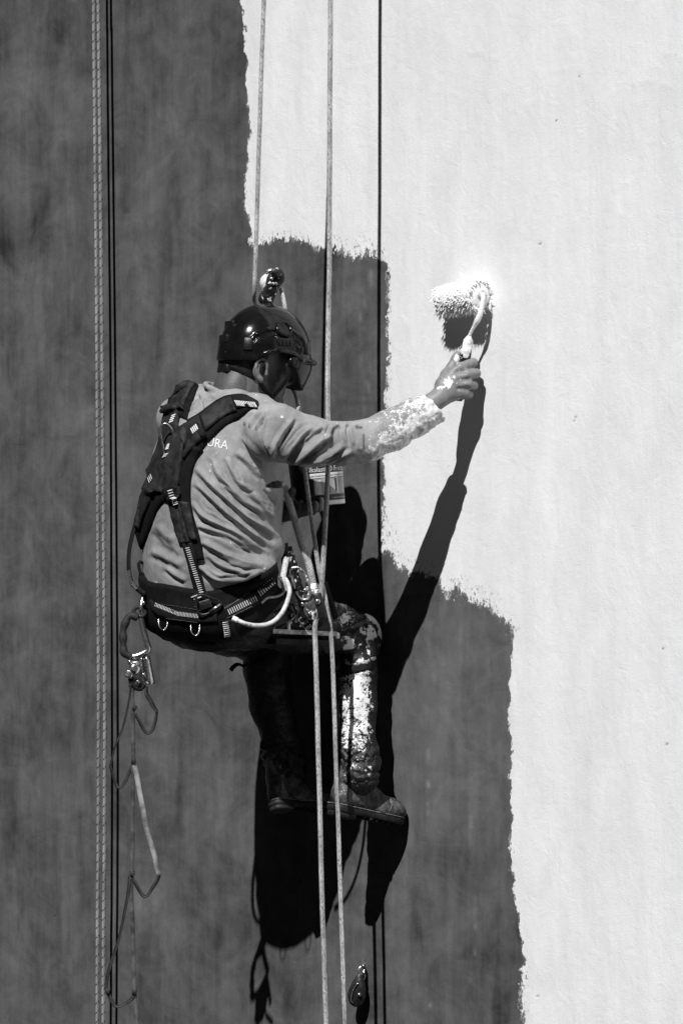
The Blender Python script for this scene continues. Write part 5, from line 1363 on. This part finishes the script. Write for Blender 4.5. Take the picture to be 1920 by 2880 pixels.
lab = mk('label', [onb((1 if PX(onb(.3, .5))[0] > PX(onb(-.3, .5))[0] else -1)*(-.82+1.9*i/24), h_, .0006) for i in range(25) for h_ in (.01, .95)], [(2*i, 2*i+2, 2*i+3, 2*i+1) for i in range(24)], M_LABEL, bk)
# which way the angle runs on screen
sgn = 1 if PX(onb(.3, .5))[0] > PX(onb(-.3, .5))[0] else -1
def P2(name, a0, a1, h0, h1, mat, lift): return patch(name, *(sorted((a0*sgn, a1*sgn))), h0, h1, mat, lift)
A0, A1 = -.80, 1.06
P2('label_band', A0, A1, .57, .72, M_LABELD, .0010); P2('label_band', A0, A1, .485, .565, M_LABELW, .0011); P2('label_band', A0, A1, .015, .085, M_LABELW, .0011)
P2('label_picture', A0, A1, .19, .47, M_LABELG, .0010); P2('label_picture', A0, -.55, .19, .47, M_LABELD, .0013); P2('label_picture', -.5, -.28, .20, .44, M_LABELW, .0014)
P2('label_picture', -.05, .06, .22, .47, M_LABELD, .0014); P2('label_picture', .30, .38, .24, .46, M_LABELD, .0014); P2('label_picture', .80, .88, .2, .46, M_LABELW, .0014); P2('label_picture', A0, A1, .09, .185, M_LABELD, .0013)
def btext(name, txt, a0, h0, hgt, mat, lift, width):
    v, f = text_mesh(txt, 1.0); s = hgt/(v[:, 1].max()-v[:, 1].min())
    squeeze = width/(v[:, 0].max()*s/(75*K))
    out = [onb(sgn*(a0 + a[0]*s*squeeze/(75*K)), h0 + a[1]*s/BH, lift) for a in v]
    mk(name, out, f, mat, lab, smooth=False)
btext('label_lettering', 'Sikalastic® Frentes', -.76, .590, 15*K, M_LABELW, .0018, 1.72)
btext('label_lettering', 'Impermeabilizante para frentes y muros', -.74, .505, 8*K, M_LABELD, .0018, 1.72)
btext('label_lettering', 'Impermeable y elástico', .15, .12, 5*K, M_LABELW, .0019, .8)
mk('bail_handle', *tube(spline([onb(sgn*-1.57, .9, .004), onb(sgn*-1.57, 1.05, .006)+np.array([.0, -.02, 0]), (onb(sgn*-1.57, 1.0)+onb(sgn*1.57, 1.0))/2+np.array([0, -.06, .03]), onb(sgn*1.57, 1.05, .006)+np.array([0, -.02, 0]), onb(sgn*1.57, .9, .004)], 40), .0018, 7)[:2], M_STEELP, bk)

# ------------------------------------------------------------------ paint roller
ro = thing('paint_roller', 'shaggy paint roller loaded with wet white paint gripped in the painter\'s right hand', 'paint roller', V(1305, 1010, 105))
rc_ = V(1297, 838, DW(1297, 43)); rdir = np.array([CP, -SP_, .06]); rdir /= np.linalg.norm(rdir)
ra, rb = rc_ - rdir*.088, rc_ + rdir*.088; rax = rb-ra; RL = np.linalg.norm(rax); rax /= RL
ru = np.array([0, 0, 1.]) - rax[2]*rax; ru /= np.linalg.norm(ru); rw = np.cross(rax, ru)
vv, ff = [], []; na, nl = 120, 96
A_, T_ = np.meshgrid(np.linspace(0, 2*np.pi, na, endpoint=False), np.linspace(0, 1, nl))
rad = R(43)*np.clip(np.sqrt(np.clip(1-((T_-.5)*2)**10, 0, 1))*.9+.12, 0, 1) + R(3.6)*fbm(A_*14, T_*60, seed=3, oct=3)*np.clip((T_*(1-T_))*18, .2, 1)
Pn = ra + (T_*RL)[..., None]*rax + rad[..., None]*(np.cos(A_)[..., None]*ru + np.sin(A_)[..., None]*rw)
for i in range(nl-1):
    for j in range(na): ff.append((i*na+j, i*na+(j+1) % na, (i+1)*na+(j+1) % na, (i+1)*na+j))
ff += [tuple(range(na))[::-1], tuple((nl-1)*na+j for j in range(na))]
slv = mk('sleeve', Pn.reshape(-1, 3), ff, M_NAP, ro)
mb = MB()                       # clotted tufts of nap
for i in range(1500):
    a, t_ = rng.uniform(0, 2*np.pi), rng.uniform(0.0, 1.0)
    dr = math.cos(a)*ru + math.sin(a)*rw; c = ra + rax*RL*t_ + dr*R(39)
    low = max(0.0, -dr[2])
    tip = c + dr*R(rng.uniform(5, 8+7*low)) + rng.normal(0, R(3.5), 3) + np.array([0, 0, -R(5)]) + rax*R(10)*(2*t_-1)**5
    dl = ((tip - P0W) @ np.array([-SP_, -CP, 0]))
    if dl < .003: tip = tip + np.array([-SP_, -CP, 0])*(.003-dl)
    w_ = R(rng.uniform(1.2, 2.6)); s1 = np.cross(dr, rax)*w_; s2 = rax*w_
    mb.add(np.array([c-s1-s2, c+s1-s2, c+s1+s2, c-s1+s2, tip]), [(0, 1, 4), (1, 2, 4), (2, 3, 4), (3, 0, 4)])
mb.build('nap_tufts', M_NAP, slv, smooth=False)['kind'] = 'stuff'
mk('end_cap', *lathe([(14*K, -4*K), (14*K, 6*K), (11*K, 9*K), (7*K, 8*K), (4*K, 14*K)], rb + rdir*.002, rdir, 22), M_RING, ro)
wire = [(1348, 832, 138), (1356, 830, 150), (1358, 840, 155), (1353, 868, 154), (1346, 892, 150), (1334, 914, 140), (1322, 938, 126), (1314, 958, 118), (1311, 980, 112), (1310, 1000, 108)]
mk('wire_frame', *tube(spline(VV(wire), 60), np.interp(np.linspace(0, 1, 60), [0, .25, .45, .55, 1], [R(6), R(7), R(9), R(5), R(4.5)]), 10)[:2], M_PAINT, ro)
hc = spline(VV([(1313, 962, 116), (1309, 985, 112), (1305, 1010, 108), (1299, 1050, 106), (1293, 1090, 106), (1288, 1128, 106)]), 40)
mk('handle', *tube(hc, np.interp(np.linspace(0, 1, 40), [0, .12, .28, .35, .6, .95, 1], [R(9), R(17), R(18), R(14), R(16), R(15), R(9)]), 14)[:2], M_DARKP, ro)
fe = SDF(V(1312, 975, 114)-.045, V(1312, 975, 114)+.045, .002)
fe.chain([(1320, 945, 121, 5), (1315, 962, 118, 12), (1309, 986, 114, 16), (1306, 998, 112, 15)], k=.004)
v, f = fe.mesh(); v = v + vnormals(v, f)*(.0022*fbm(v[:, 0]*120, v[:, 1]*120, v[:, 2]*60, seed=5))[:, None]
mk('paint_clot', v, f, M_PAINT, ro)

# ------------------------------------------------------------------ pulley fixed near the wall
pu = thing('pulley_block', 'small dark teardrop pulley hung close to the wall below the boots', 'pulley', V(1008, 2828, -322))
td = spline([(0, 46), (10, 40), (20, 12), (23, -14), (18, -36), (2, -50), (-16, -46), (-26, -28), (-27, -8), (-18, 18), (-8, 38), (0, 46)], 48)[:-1]*K
mk('cheek_plate', *prism(td, V(1007, 2783, -314), (1, 0, -.08), (.08, 0, 1), (0, -1, 0), .005, .001), M_DARKM, pu)
mk('cheek_plate', *prism(td*.97, V(1005, 2783, -336), (1, 0, -.08), (.08, 0, 1), (0, -1, 0), .005, .001), M_DARKM, pu)
mk('sheave', *lathe([(22*K, -7*K), (17*K, 0), (22*K, 7*K), (5*K, 7*K)], V(1005, 2796, -325), (0, -1, 0), 28), M_DARKM, pu)
mk('axle', *lathe([(6*K, 0), (6*K, 7*K), (3*K, 9*K)], V(1010, 2797, -310), (0, -1, 0), 16), M_STEEL, pu)
mk('rim_edge', *tube(spline(VV([(1006, 2765, -308), (995, 2780, -308), (988, 2800, -308), (987, 2815, -308), (993, 2822, -308)]), 20), R(2), 6)[:2], M_STEEL, pu)
mk('shackle', *tube(spline(VV([(1014, 2745, -320), (1010, 2732, -320), (1013, 2720, -322), (1021, 2717, -328), (1024, 2724, -332), (1022, 2740, -326)]), 24), R(4.4), 8)[:2], M_STEELP, pu)
mk('swivel', *tube(VV([(1016, 2736, -320), (1018, 2752, -320)]), R(8), 10)[:2], M_DARKM, pu)
mk('wall_eye', *tube(spline(VV([(1021, 2718, -322), (1022, 2714, -336), (1023, 2712, DW(1023, -15))]), 10), R(3.5), 8)[:2], M_STEELP, pu)
